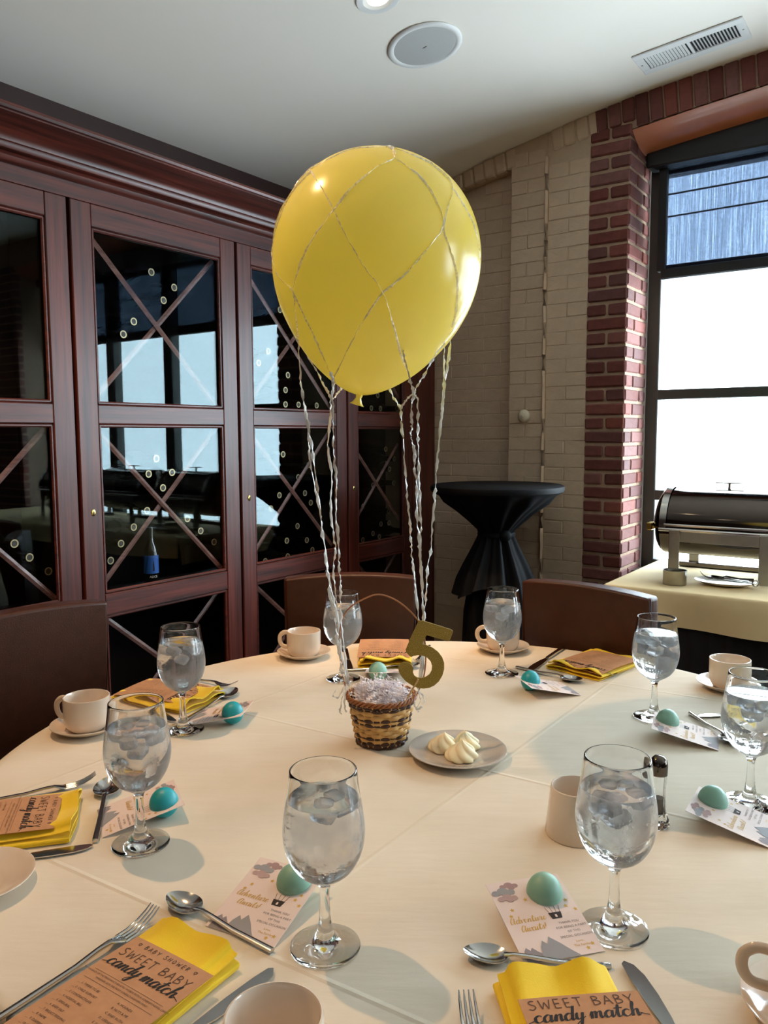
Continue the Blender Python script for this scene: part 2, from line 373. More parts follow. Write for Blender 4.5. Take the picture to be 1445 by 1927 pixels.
# ---- painted part of the window wall: deep recess, pilaster, shallow blind arch; every brick its own piece
CP = .0677
bev_cache = {}
def brick_mesh(w_, d, h, mat, seed, bev=.006):
    key = (round(w_, 3), round(d, 3), round(h, 3), mat.name, seed % 3, bev)
    if key in bev_cache: return bev_cache[key]
    rnd = random.Random(seed*7+int(w_*1000)); m = MB().box((-w_/2, 0, -h/2), (w_/2, d, h/2), bev)
    m.v = [(x+rnd.uniform(-.0012, .0012), y+rnd.uniform(-.0008, .0008), z+rnd.uniform(-.0014, .0014)) for x, y, z in m.v]
    o = m.build('brick', mat, smooth=False); me = o.data; bpy.data.objects.remove(o); bev_cache[key] = me; return me
def lay(parent, org, s, t, z, w_, d, h, mat, rot=0.0, tilt=0.0, bev=.006):
    b = obj('brick', brick_mesh(w_, d, h, mat, random.randrange(1000), bev), parent)
    b.location = (s-org[0], t-org[1]+random.uniform(-.0012, .0012), z-org[2]); b.rotation_euler = (random.uniform(-.006, .006), tilt+random.uniform(-.008, .008), rot+random.uniform(-.006, .006)); return b
RB = TW+.07
mb = MB()
mb.box((-2.95, RB+.003, 0), (-1.875, RB+.3, 2.95))                 # recess back
mb.box((-1.875, TW+.003, 0), (-1.680, TW+.37, 2.98))                # pilaster
mb.box((-1.680, TW+.007, 0), (-1.462, TW+.37, 2.98))                # blind arch infill
wr = mb.build('wall_right', PAINT2, smooth=False); room(wr); tag(wr, kind='structure')
def archz(s): return 2.855-.092*((s-.22)/1.48)**2 if s > -1.46 else 2.703+.165*(s+1.89)
ro = (0, 0, 0)
mb = MB()                                            # wall above the painted arch, flush with the pilaster
v = []; f = []
ss = [-2.95+i*(1.075/14) for i in range(15)]
for s in ss:
    zl = 2.703+.16*(s+1.89); v += [(s, TW+.006, zl), (s, TW+.006, 3.0), (s, RB+.02, zl), (s, RB+.02, 3.0)]
for i in range(14): a = i*4; b = a+4; f += [(a, b, b+1, a+1), (a, a+2, b+2, b), (a+1, b+1, b+3, a+3)]
hd = mb.add(v, f).build('arch_header', PAINT2, wr, smooth=False)
n = 0; z = .42; row = 0
while z < 2.78:
    s = -2.36-(.1 if row % 2 else .0)                # recess, running bond
    while s < -1.875:
        a, b = max(s, -2.40), min(s+.2, -1.877)
        if b-a > .03 and z+.03 < 2.703+.16*((a+b)/2+1.89):
            lay(wr, ro, (a+b)/2, RB, z, b-a-.0015, .03, CP-.0015, PAINT, bev=.003)
        s += .2
    zz = z+.012                                       # pilaster left of the seam: header pairs and stretchers
    for a, b in (((-1.875, -1.688),) if row % 2 else ((-1.875, -1.787), (-1.783, -1.688))):
        lay(wr, ro, (a+b)/2, TW, zz, b-a-.0012, .03, CP-.0012, PAINT, bev=random.choice((.0015, .0025, .0045)))
    if z < 2.70:
        for a, b in (((-1.674, -1.57), (-1.566, -1.462)) if row % 2 else ((-1.674, -1.462),)):
            lay(wr, ro, (a+b)/2, TW+.004, z-.006, b-a-.0012, .03, CP-.0012, PAINT, bev=random.choice((.0015, .0025, .0045)))
    z += CP; row += 1
mb = MB(); pth = [(-1.681+random.uniform(-.002, .002), TW-.003, .4+i*.08) for i in range(30)]
mb.sweep(pth, .015, .008, 8); mb.build('seam_bead', PAINT, wr)
s = -2.28
while s < -1.47:                                      # painted rowlock course along the ceiling
    if not -1.88 < s < -1.70:
        zl = archz(s) if s < -1.7 else 2.775+.15*(s+1.46)
        zt = ceil_z(s)+.01; lay(wr, ro, s+.03, TW-.004, (zl+zt)/2, .054, .04, max(.05, zt-zl-.004), PAINT, tilt=-.12, bev=.007)
    s += .062

# ---- red brick part: pillar, reveal, arch course, far pillar
mb = MB(); W0, W1, REV = -1.262, 1.71, .31
mb.box((-1.462, TW+.008, 0), (W0-.008, TW+.4, 2.98))
mb.box((W1+.008, TW+.008, 0), (2.552, TW+.4, 3.02)); mb.box((5.538, TW+.008, 0), (6.32, TW+.4, 3.02)); mb.box((2.55, TW+.008, 2.77), (5.54, TW+.4, 3.02)); mb.box((2.55, TW+.03, 0), (5.54, TW+.4, .74))
v = []; f = []
for i in range(33):                                  # spandrel over the window with an arched underside
    s = W0-.008+i*(W1-W0+.016)/32; zl = archz(s)+.004
    v += [(s, TW+.008, zl), (s, TW+.008, 3.02), (s, TW+.4, zl-.06), (s, TW+.4, 3.02)]
for i in range(32): a = i*4; b = a+4; f += [(a, b, b+1, a+1), (a, a+2, b+2, b), (a+2, a+3, b+3, b+2)]
mb.add(v, f); mb.box((W0-.01, TW+.20, 0), (W1+.01, TW+.40, .66))
ww = mb.build('wall_window', MORTAR, smooth=False); room(ww); tag(ww, kind='structure')
z = .60; row = 0
while z < 2.80:
    if z < 2.775:
        for a, b in (((-1.462, -1.264),) if row % 2 else ((-1.462, -1.368), (-1.358, -1.264))):
            dpt = .1 if row % 2 else .2
            lay(ww, ro, (a+b)/2, TW-.003, z, b-a-.004, .06, CP-.015, BRICK)
        # reveal face: bricks run in depth; the corner brick shows its end or side
        for c, d in (((.0, .095), (.105, .205), (.215, .31)) if row % 2 else ((.0, .2), (.21, .31))) if False else (((.0, .1), (.11, .30)) if row % 2 else ((.0, .2), (.21, .30))):
            lay(ww, ro, W0, TW+(c+d)/2, z, d-c-.004, .05, CP-.015, BRICK, rot=R(90))
    s = 1.712+(.1 if row % 2 else 0)
    if row % 2: lay(ww, ro, 1.712+.046, TW-.003, z, .09, .06, CP-.015, BRICK)
    while s < 2.6:
        lay(ww, ro, s+.1, TW-.003, z, .19, .06, CP-.015, BRICK); s += .2
    z += CP; row += 1
for b in list(ww.children): pass
s = -1.44
while s < -.10:                                      # rowlock arch course against the ceiling, as far as it can be seen
    zl = archz(s+.03); zt = ceil_z(s+.03)+.006
    if s < -1.26: zl = 2.775+.15*(s+1.46)
    lay(ww, ro, s+.03, TW-.004, (zl+zt)/2, .056, .05, max(.05, zt-zl-.008), BRICK, tilt=-.09, bev=.005); s += .064
# copper painted cove under the arch
mb = MB(); v = []; f = []; K = 8
for i in range(41):
    s = W0+i*(W1-W0)/40; za = archz(s)-.003
    for j in range(K+1):
        q = j/K; v.append((s, TW+.004+.2*q, za-.062*q-.016*math.sin(math.pi*q)))
for i in range(40):
    for j in range(K): a = i*(K+1)+j; f.append((a, a+1, a+K+2, a+K+1))
cp = mb.add(v, f).build('trim_1', COPPER); room(cp); tag(cp, kind='structure')
# ---- window
WZ0, WZT = .66, 2.84; FT = TW+.30
mb = MB(); mb.box((W0+.002, FT, WZ0), (-1.198, FT+.07, WZT), .004); mb.box((1.646, FT, WZ0), (W1-.002, FT+.07, WZT), .004)
mb.box((W0+.002, FT, 2.62), (W1-.002, FT+.07, 2.86), .004); mb.box((W0+.002, FT, .66), (W1-.002, FT+.07, .72), .004)
win = mb.build('window_1', FRAME, smooth=False); room(win); tag(win, kind='structure')
MS = (-.57, .14, .85)
for m in MS: MB().box((m-.05, FT-.01, .72), (m+.05, FT+.07, 2.64), .004).build('mullion', FRAME, win, smooth=False)
edges = [-1.2]+[q for m in MS for q in (m-.05, m+.05)]+[1.648]
for a, b in zip(edges[::2], edges[1::2]):
    for zc in (1.05, 1.556, 2.165): MB().box((a-.003, FT+.002, zc-.025), (b+.003, FT+.06, zc+.025), .003).build('transom', FRAME, win, smooth=False)
    zs = (.72, 1.025, 1.075, 1.531, 1.581, 2.14, 2.19, 2.62)
    for c, d in zip(zs[::2], zs[1::2]): MB().box((a, FT+.03, c), (b, FT+.034, d)).build('pane', WPANE, win, smooth=False)
w2 = MB()                                              # unseen next bay, added outside the frame to brighten the room
for a in (2.562, 3.25, 3.96, 4.67, 5.47): w2.box((a, FT, .74), (a+.07, FT+.07, 2.77), .004)
for c in (.74, 1.05, 1.556, 2.13, 2.70): w2.box((2.562, FT+.002, c-.025), (5.53, FT+.06, c+.025), .003)
w2 = w2.build('window_2_added', FRAME, smooth=False); room(w2); tag(w2, kind='structure')
sl = MB().box((W0+.004, TW+.14, .66), (W1-.004, FT+.0, .68), .004).build('sill', FRAME, win, smooth=False)
# roller blind
bl = T('roller_blind', 'half lowered dark mesh roller blind with black box across the tall window', 'blind', st(.2, TW+.23, 2.11), YAW); bo = (.2, TW+.23, 2.11)
MB().box((W0+.01, TW+.185, 2.635), (W1-.01, TW+.295, 2.775), .008).build('cassette', BLACK, bl, False, bo)
MB().box((-1.172, TW+.255, 2.15), (1.60, TW+.2565, 2.64)).build('screen_fabric', SCREEN, bl, False, bo)
MB().box((-1.185, TW+.235, 2.11), (1.635, TW+.275, 2.162), .006).build('bottom_bar', BLACK, bl, False, bo)
for q in (-1.205, 1.61): MB().box((q, TW+.24, 2.15), (q+.04, TW+.275, 2.64), .004).build('side_channel', BLACK, bl, False, bo)
# two overhead cables outside, seen through the mesh
for i, (za, zb) in enumerate(((2.90, 2.93), (2.76, 2.79))):
    m = MB(); m.sweep([st(-1.9+.4*j, 5.4, za+(zb-za)*j/12) for j in range(13)], .006, .006, 6)
    tag(m.build('overhead_cable', BLACK), 'thin dark cable outside the window, %s one seen through the mesh blind' % ('upper', 'lower')[i], 'cable', 'cables outside the window')

# ================================================================== WINE CABINET
SF = -2.372; cab_o = (SF, 2.3, 0)
cab = T('wine_cabinet', 'long mahogany wine cabinet with glazed doors and heavy crown along the wall', 'cabinet', st(SF, 2.3, 0), YAW)
TE, TS = RB-.004, -1.75
mb = MB()
mb.box((SL+.003, TS, 2.135), (SF, TE, 2.19), mi=0); mb.box((SL+.003, TS, .0), (SF, TE, .12), mi=0)
mb.build('carcass', [WOOD_Y], cab, False, cab_o)
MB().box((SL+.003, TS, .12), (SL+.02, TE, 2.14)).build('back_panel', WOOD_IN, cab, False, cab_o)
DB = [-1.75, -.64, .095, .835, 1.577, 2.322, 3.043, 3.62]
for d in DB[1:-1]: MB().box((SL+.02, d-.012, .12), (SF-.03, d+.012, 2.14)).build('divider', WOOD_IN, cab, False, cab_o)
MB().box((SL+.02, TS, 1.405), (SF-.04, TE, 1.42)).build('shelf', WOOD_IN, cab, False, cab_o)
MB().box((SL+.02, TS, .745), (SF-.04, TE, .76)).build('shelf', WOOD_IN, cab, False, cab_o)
MB().box((SF-.03, 3.622, .12), (SF+.004, TE, 2.14), .003).build('end_stile', WOOD_Z, cab, False, cab_o)
# crown: bead, cove, fillet
prof = [(0, 2.186), (.012, 2.186), (.02, 2.192), (.026, 2.203), (.022, 2.214), (.012, 2.220), (.030, 2.222), (.036, 2.230), (.036, 2.238), (.042, 2.240)]
for j in range(9):
    a = j/8*math.pi/2; prof.append((.042+.105*(1-math.cos(a)), 2.240+.040*math.sin(a)))
prof += [(.150, 2.281), (.150, 2.285), (.158, 2.287), (.162, 2.294), (.158, 2.303), (.150, 2.305), (-.33, 2.305)]
v = []; f = []
for (a, z) in prof: v += [(SF+a, TS, z), (SF+a, TE, z)]
for i in range(len(prof)-1): f.append((2*i, 2*i+1, 2*i+3, 2*i+2))
MB().add(v, f).build('crown_molding', WOOD_Y, cab, True, cab_o)
def door(t0, t1, xtop=True, key=True):
    t0 += .006; t1 -= .006; F0, F1 = SF-.028, SF+.004; stl = .078; g0, g1 = t0+stl, t1-stl
    zr = (.14, .21, .735, .81, 1.402, 1.467, 2.057, 2.133)
    m = MB(); m.box((F0, t0, zr[0]), (F1, g0, zr[-1]), .003, 0); m.box((F0, g1, zr[0]), (F1, t1, zr[-1]), .003, 0)
    for a, b in zip(zr[::2], zr[1::2]): m.box((F0, g0-.001, a), (F1-.001, g1+.001, b), .003, 1)
    d = m.build('door', [WOOD_Z, WOOD_Y], cab, False, cab_o)
    for i, (a, b) in enumerate(zip(zr[1::2], zr[2::2])):
        q = MB()                                       # bead round the glass
        for A, B in (((F1-.014, g0, a), (F1-.003, g0+.012, b)), ((F1-.014, g1-.012, a), (F1-.003, g1, b)), ((F1-.014, g0, a), (F1-.003, g1, a+.012)), ((F1-.014, g0, b-.012), (F1-.003, g1, b))): q.box(A, B, .004)
        q.build('glazing_bead', WOOD_Y, d, False, cab_o)
        MB().box((F1-.020, g0, a), (F1-.016, g1, b)).build('pane', PANE, d, False, cab_o)
        if i < 2 or xtop:
            c, zc = (g0+g1)/2, (a+b)/2; h = (g1-g0)/2
            hz = min(h, (b-a)/2) if i else h*.85
            if i == 0: zc = b-hz
            for sg in (1, -1):
                P0 = Vector((F0-.008-.004*sg, c-h*1.0, zc-sg*hz)); P1 = Vector((F0-.008-.004*sg, c+h*1.0, zc+sg*hz))
                MB().sweep([P0, P1], .010, .0035, 4, up=Vector((1, 0, 0)), power=.3).build('lattice_bar', LATTICE, d, False, cab_o)
    if key:
        zk = 1.10; k = MB(); k.lathe([(0, 0), (.009, 0), (.009, .002), (.007, .003), (.0, .003)], 16, 0, Matrix.Translation((F1-.0005, g0-.036, zk)) @ Matrix.Rotation(R(90), 4, 'Y') @ Matrix.Diagonal((1.3, 1, 1, 1)))
        k.box((F1+.0015, g0-.0375, zk-.006), (F1+.004, g0-.0345, zk+.005), 0, 1)
        k.build('keyhole_plate', [GOLDM, BLACK], d, True, cab_o)
    return d
for i in range(7): door(DB[i], DB[i+1], xtop=(i > 3))
# wine bottles: necks toward the room
bm_ = MB()
bm_.lathe([(0, -.30), (.036, -.30), (.038, -.295), (.038, -.12), (.034, -.095), (.016, -.07), (.0145, -.05), (.0145, -.012), (0, -.012)], 16, 0)
PHI = Matrix.Rotation(R(90), 4, 'Y')
bt_root = T('wine_bottle', '', 'bottle'); bbody = MB()
bbody.lathe([(0, -.26), (.029, -.26), (.031, -.255), (.031, -.12), (.028, -.095), (.016, -.07), (.0145, -.05), (.0145, -.03), (0, -.03)], 14, 0, PHI).build('bottle_glass', BOTTLE, bt_root)
MB().lathe([(.0136, -.05), (.0140, -.003), (.0136, -.0015), (0, -.0015)], 18, 0, PHI).build('capsule', BOTTLE, bt_root)
MB().lathe([(.0136, -.002), (.0136, 0), (.0100, .0), (.0095, -.0015)], 20, 0, PHI).build('gold_rim', FOIL, bt_root)
MB().lathe([(.0088, 0), (.0088, .0006), (0, .0008)], 14, 0, Matrix.Translation((-.0008, 0, 0)) @ PHI).build('capsule_seal', FOILD, bt_root)
groups = {
 'upper glass of the second door': [(285, 512), (276, 534), (328, 541), (308, 565), (252, 605), (232.5, 629)],
 'upper glass of the third door': [(527, 583), (505, 661), (487, 683), (542, 706), (537.5, 734), (537.5, 761), (562, 761.6), (596, 763)],
 'middle glass of the third door': [(533, 855), (536.5, 877), (581, 875), (561.5, 898), (526, 932), (574, 928), (585, 946), (510, 957), (560, 990), (577.6, 1016.5), (540, 1017.5), (588, 1035), (541.6, 1047), (499.5, 1056)],
 'middle glass of the second door': [(294.6, 863), (324, 889), (280, 892), (307, 918), (277, 961), (353, 976), (252, 992), (378, 999), (403, 1020), (228, 1023), (208.5, 1055)],
 'middle glass of the first door': [(27.5, 1023), (56, 1049), (91.5, 1075)],
 'upper glass of the last door': [(711, 744), (699, 768), (716, 769), (728, 769), (747, 769)],
 'middle glass of the last door': [(726, 845), (722, 864.6), (742, 863.5), (733, 883), (702, 913), (741, 909), (748, 924), (699, 933), (683, 953), (731, 962), (717, 986), (732, 984), (740, 991), (720, 998), (732, 995), (759, 999), (702, 1004), (689, 1007), (714, 1010), (683, 1016)]}
ORD = ['topmost', 'second', 'third', 'fourth', 'fifth', 'sixth', 'seventh', 'eighth', 'ninth', 'tenth', 'eleventh', 'twelfth', 'thirteenth', 'fourteenth', 'fifteenth', 'sixteenth', 'seventeenth', 'eighteenth', 'nineteenth', 'twentieth']
NW = dict(enumerate('zero one two three four five six seven eight nine ten eleven twelve thirteen fourteen fifteen sixteen seventeen'.split()))
first = True
for g_, p_ in groups.items():                       # drop necks that would share a bottle's room
    keep = []
    for q in p_:
        a = on_s(*q, SF-.046)
        if all(math.hypot(a[0]-b[0], a[1]-b[1]) > .061 for b in keep): keep.append(a)
        else: p_[p_.index(q)] = None
    groups[g_] = [q for q in p_ if q]
for gname, pts in groups.items():
    for i, (x, y) in enumerate(sorted(pts, key=lambda q: q[1])):
        b = bt_root if first else copytree(bt_root); first = False
        tt, zz = on_s(x, y, SF-.046)
        room(b, SF-.046, tt, zz); o_ = ORD[i] if i == 0 else ORD[i]+' down'
        tag(b, 'wine bottle neck, %s of %s behind %s' % (o_, NW[len(pts)], gname), 'bottle', 'bottles behind the '+gname)
tt, zz = on_s(285, 1085, SF-.10)
ub = T('standing_bottle', 'upright dark wine bottle with a blue label behind the second cabinet door', 'bottle', st(SF-.10, tt, .7605), YAW)
MB().lathe([(0, 0), (.026, 0), (.028, .005), (.028, .15), (.025, .172), (.0125, .20), (.0115, .21), (.0115, .25), (0, .25)], 24).build('bottle_glass', BOTTLE, ub)
m = MB(); m.lathe([(.0284, .076), (.0284, .146)], 24); m.build('blue_label', BLUEL, ub)
tb = TEXTS = {}
def txt(s, size=.01, align='CENTER'):
    key = (s, size, align)
    if key in TEXTS: return TEXTS[key]
    cu = bpy.data.curves.new('lettering', 'FONT'); cu.body = s; cu.size = size; cu.align_x = align; cu.align_y = 'CENTER'; cu.resolution_u = 2
    o = bpy.data.objects.new('lettering', cu); COL.objects.link(o); dg = bpy.context.evaluated_depsgraph_get(); me = bpy.data.meshes.new_from_object(o.evaluated_get(dg))
    r = ([tuple(q.co) for q in me.vertices], [tuple(p.vertices) for p in me.polygons]); bpy.data.objects.remove(o); bpy.data.meshes.remove(me); TEXTS[key] = r; return r
# hand lettering: each letter is a list of strokes (x height 1) drawn with a broad pen
SCR = {
 'c': (.95, [[(.78, .8), (.5, 1), (.15, .75), (.1, .3), (.4, 0), (.75, .12), (1, .4)]]),
 'a': (1.12, [[(.8, .85), (.45, 1), (.1, .6), (.2, .06), (.5, .06), (.8, .55), (.85, .95)], [(.85, .95), (.8, .3), (.93, 0), (1.17, .38)]]),
 'n': (1.12, [[(0, .4), (.2, .95), (.24, .5), (.2, 0)], [(.2, .25), (.5, .9), (.74, .85), (.74, .3), (.88, 0), (1.15, .38)]]),
 'd': (1.15, [[(.8, .85), (.45, 1), (.1, .6), (.2, .05), (.5, .05), (.8, .55), (1.0, 2.0)], [(1.0, 2.0), (.86, .7), (.85, .15), (1.0, 0), (1.22, .38)]]),
 'y': (1.1, [[(0, .4), (.15, .95), (.15, .3), (.4, .05), (.7, .45), (.8, .95)], [(.8, .95), (.7, 0), (.5, -.9), (.2, -1), (.15, -.6), (.6, -.1), (1.12, .38)]]),
 'm': (1.62, [[(0, .4), (.2, .95), (.24, .5), (.2, 0)], [(.2, .25), (.45, .9), (.66, .85), (.66, .4), (.62, 0)], [(.64, .25), (.95, .9), (1.18, .85), (1.18, .3), (1.34, 0), (1.62, .38)]]),
 't': (.8, [[(.05, .4), (.38, 1.75), (.3, .6), (.35, .1), (.52, 0), (.85, .38)], [(-.1, 1.2), (.3, 1.3), (.85, 1.25)]]),
 'h': (1.1, [[(0, .4), (.4, 1.6), (.36, 2.05), (.2, 1.5), (.15, 0)], [(.15, .25), (.45, .9), (.7, .85), (.7, .3), (.85, 0), (1.15, .38)]]),
 'A': (1.3, [[(.9, 1.5), (.4, 1.7), (.05, .8), (.2, .05), (.6, .2), (.95, 1.6)], [(.95, 1.6), (.9, .3), (1.05, 0), (1.32, .38)]]),
 'v': (.9, [[(0, .5), (.15, .95), (.35, .05), (.7, .7), (.72, 1), (.95, .8)]]),
 'e': (.82, [[(.05, .38), (.5, .55), (.58, .85), (.4, 1), (.15, .7), (.15, .2), (.4, 0), (.85, .38)]]),
 'u': (1.1, [[(0, .5), (.15, .95), (.15, .3), (.35, .02), (.65, .4), (.75, .95)], [(.75, .95), (.72, .2), (.88, 0), (1.12, .38)]]),
 'r': (.92, [[(0, .4), (.2, 1.1), (.3, .9), (.6, .9), (.55, .2), (.7, 0), (.95, .38)]]),
 'w': (1.2, [[(0, .5), (.12, .95), (.15, .3), (.35, .02), (.55, .4), (.6, .9)], [(.6, .9), (.6, .3), (.8, .02), (1.05, .6), (1.05, .95), (1.25, .8)]]),
 'i': (.58, [[(0, .4), (.2, .95), (.18, .2), (.35, 0), (.6, .38)], [(.27, 1.38), (.28, 1.46)]]),
 's': (.78, [[(0, .38), (.35, 1), (.42, .7), (.55, .3), (.3, .02), (.05, .12)], [(.35, .02), (.82, .38)]]),
 '!': (.4, [[(.2, 1.7), (.15, .5)], [(.12, .1), (.13, .02)]]), ' ': (.45, [])}
CAPS = {
 'S': (.8, [[(.6, .92), (.4, 1), (.15, .85), (.3, .6), (.55, .45), (.6, .2), (.35, 0), (.05, .1)]]), 'W': (1.05, [[(.05, 1), (.2, 0)], [(.2, 0), (.48, .75)], [(.48, .75), (.7, 0)], [(.7, 0), (.95, 1)]]),
 'E': (.72, [[(.1, 1), (.1, 0)], [(.1, 1), (.55, 1)], [(.1, .5), (.5, .5)], [(.1, 0), (.58, 0)]]), 'T': (.75, [[(.35, 1), (.35, 0)], [(.0, 1), (.7, 1)]]),
 'B': (.78, [[(.1, 1), (.1, 0)], [(.1, 1), (.45, .95), (.5, .7), (.1, .52)], [(.1, .52), (.55, .45), (.6, .15), (.1, 0)]]), 'A': (.82, [[(.02, 0), (.38, 1)], [(.38, 1), (.72, 0)], [(.15, .38), (.6, .38)]]),
 'Y': (.78, [[(.02, 1), (.35, .5)], [(.7, 1), (.35, .5)], [(.35, .5), (.35, 0)]]), 'H': (.8, [[(.1, 1), (.1, 0)], [(.6, 1), (.6, 0)], [(.1, .5), (.6, .5)]]),
 'O': (.85, [[(.38, 1), (.08, .5), (.38, 0), (.68, .5), (.38, 1)]]), 'R': (.78, [[(.1, 1), (.1, 0)], [(.1, 1), (.5, .9), (.45, .6), (.1, .5)], [(.2, .5), (.62, 0)]]), ' ': (.5, []),
 '*': (.8, [[(.38, .1), (.08, .55), (.2, .85), (.38, .65)], [(.38, .1), (.68, .55), (.56, .85), (.38, .65)]])}
def letters(text, font, h, pen, slant=.0, contrast=True, space=0.0):
    v = []; f = []; X = 0
    for ch in text:
        adv, strokes = font[ch]
        for stq in strokes:
            p = [q.to_2d() for q in smoothpath([(x+X, y, 0) for x, y in stq], 5)] if len(stq) > 2 else [Vector(( x+X, y)) for x, y in stq]
            o = len(v); m = len(p)
            for i, q in enumerate(p):
                d = (p[min(i+1, m-1)]-p[max(i-1, 0)]).normalized(); w_ = pen*(.38+.85*max(0, -d.y)) if contrast else pen
                nrm = Vector((-d.y, d.x))
                if contrast: nrm = (nrm+Vector((.25, .05))).normalized() if nrm.x > 0 else nrm
                for sg in (1, -1): a = q+nrm*(w_*sg*.5); v.append(((a.x+slant*a.y)*h, a.y*h, 0))
            for i in range(m-1): f.append((o+2*i, o+2*i+1, o+2*i+3, o+2*i+2))
        X += adv+space
    W_ = X*h; return [(x-W_/2, y, z) for x, y, z in v], f, W_
def put(mb, vf, x, y, z, mi, bend, rot=0.0, flat=False):
    M = Matrix.Translation((x, y, 0)) @ Matrix.Rotation(rot, 4, 'Z')
    v = [M @ Vector(p) for p in vf[0]]; mb.add([(p.x, p.y, bend(p.x, p.y)+z) for p in v], vf[1], mi)

m = MB(); tv = txt('ALICE', .012); m.add([(.0287*math.cos(p[0]/.0287-.35), .0287*math.sin(p[0]/.0287-.35), p[1]+.064) for p in tv[0]], tv[1]); m.build('label_lettering', WHITEP, ub, False, fix=False)
m = MB(); m.add([(.0287*math.cos(a-.35), .0287*math.sin(a-.35), z) for a, z in ((-.1, .085), (.14, .088), (.12, .11), (.05, .13), (-.08, .11))], [(0, 1, 2, 3, 4)]); m.build('label_figure', BLACKP, ub, False, fix=False)

# ================================================================== TABLE AND CLOTH
tb = T('round_table', 'round banquet table hidden under the cream cloth', 'table', (TCX, TCY, 0))
MB().lathe([(0, .725), (TR-.02, .725), (TR-.015, .73), (TR-.015, .752), (TR-.02, .757), (0, .757)], 64).build('tabletop', LEGW, tb)
MB().lathe([(0, 0), (.30, 0), (.30, .02), (.06, .05), (.05, .08), (.05, .68), (.14, .724), (0, .724)], 32).build('pedestal', BLACK, tb)
m = MB(); prof = [(r, TOP) for r in [0.0001]+[TR*i/12 for i in range(1, 12)]+[TR-.02, TR-.008]]
prof += [(TR-.003, TOP-.002), (TR, TOP-.008), (TR+.001, TOP-.03), (TR+.004, TOP-.09), (TR+.006, TOP-.14), (TR+.008, TOP-.19), (TR+.010, TOP-.245)]
def drape(r, z, a, j):
    k = max(0.0, TOP-.012-z)*.13
    rr = r+k*(math.sin(a*13)+.5*math.sin(a*21+1)); return rr*math.cos(a), rr*math.sin(a), z
cloth = m.lathe(prof, 192, fn=drape).build('tablecloth', LINEN); cloth.location = (TCX, TCY, 0)
tag(cloth, 'cream linen cloth with press creases draped over the round table', 'tablecloth')

# ================================================================== CHAIRS
def make_chair():
    t = T('dining_chair', '', 'chair')
    W_, D_ = .40, .42
    def pad(a, b, bev, seg=3):
        bm = bmesh.new(); bmesh.ops.create_cube(bm, size=1)
        for q in bm.verts: q.co = Vector([(a[i]+b[i])/2+q.co[i]*(b[i]-a[i]) for i in range(3)])
        bmesh.ops.bevel(bm, geom=bm.edges[:]+bm.verts[:], offset=bev, segments=seg, affect='EDGES', profile=.6)
        bm.verts.index_update(); r = ([q.co[:] for q in bm.verts], [tuple(x.index for x in q.verts) for q in bm.faces]); bm.free(); return r
    q = pad((-W_/2, .0, .40), (W_/2, D_, .49), .022); MB().add(*q).build('seat', LEATHER, t)
    bm = bmesh.new(); bmesh.ops.create_cube(bm, size=1); bmesh.ops.subdivide_edges(bm, edges=bm.edges[:], cuts=6, use_grid_fill=True)
    m = MB(); bm.verts.index_update(); v = []
    for p in bm.verts:
        x, y, z = p.co*2
        e = .955; r = lambda c: math.copysign(1-(1-abs(c))**1.6*.0, c)
        X, Y, Z = x*W_/2, y*.034, z*.2575
        k = (max(abs(x), abs(z)))
        Y *= 1-.45*max(0, k-.62)**1.6*2.2*.5
        if abs(x) > .99 and abs(y) > .6: X *= .985
        puff = .010*(1-x*x)*(1-z*z) if y < 0 else 0
        top = .012*(1-x*x) if z > .99 else 0
        v.append((X, .025+Y-puff-.05*(Z/.25)*-.35, .672+Z+top))
    f = [tuple(q.index for q in fc.verts) for fc in bm.faces]; bm.free()
    bo_ = m.add(v, f).build('backrest', LEATHER, t)
    bv = bo_.modifiers.new('soft_edges', 'BEVEL'); bv.width = .022; bv.segments = 4; bv.limit_method = 'ANGLE'; bv.angle_limit = R(50)
    m = MB(); m.sweep([(x*(W_/2-.004), .060, z) for x, z in ((-1, .42), (-1, .925), (1, .925), (1, .42))], .004, .004, 6).build('piping', LEATHER, t)
    for sx in (-1, 1):
        for y0 in (.03, D_-.04): MB().sweep([(sx*(W_/2-.03), y0 if y0 > .1 else y0, .41), (sx*(W_/2-.025), y0+(.02 if y0 > .1 else -.05)*0, .0)], [.021, .015], [.021, .015], 4, power=.4).build('leg', LEGW, t)
    return t
# local +y is towards the table side of the seat; back at y~.03
ch = make_chair()
def chair(o, a, b, label):      # a, b: the two top back corners on the floor plan, seat faces the table centre
    a = Vector(a); b = Vector(b); mid = (a+b)/2; d = (b-a).normalized(); n = Vector((-d.y, d.x))
    if (Vector((TCX, TCY))-mid).dot(n) < 0: n = -n
    o.location = (mid.x-n.x*.04, mid.y-n.y*.04, 0); o.rotation_euler = (0, 0, math.atan2(n.y, n.x)-R(90)); tag(o, label, 'chair', 'leather dining chairs round the table')
chair(ch, (-.294, 2.38), (.085, 2.394), 'brown leather dining chair behind the balloon basket, facing the camera')
c2 = copytree(ch); chair(c2, (.423, 2.335), (.717, 2.057), 'brown leather dining chair between the black cocktail table and the buffet')
c3 = copytree(ch); chair(c3, (-.745, 2.065), (-1.015, 1.772), 'brown leather dining chair against the wine cabinet beside the handled cup')
for c in (ch, c2, c3):
    for q in c.children:
        if q.name.startswith('backrest') and q is not None: pass

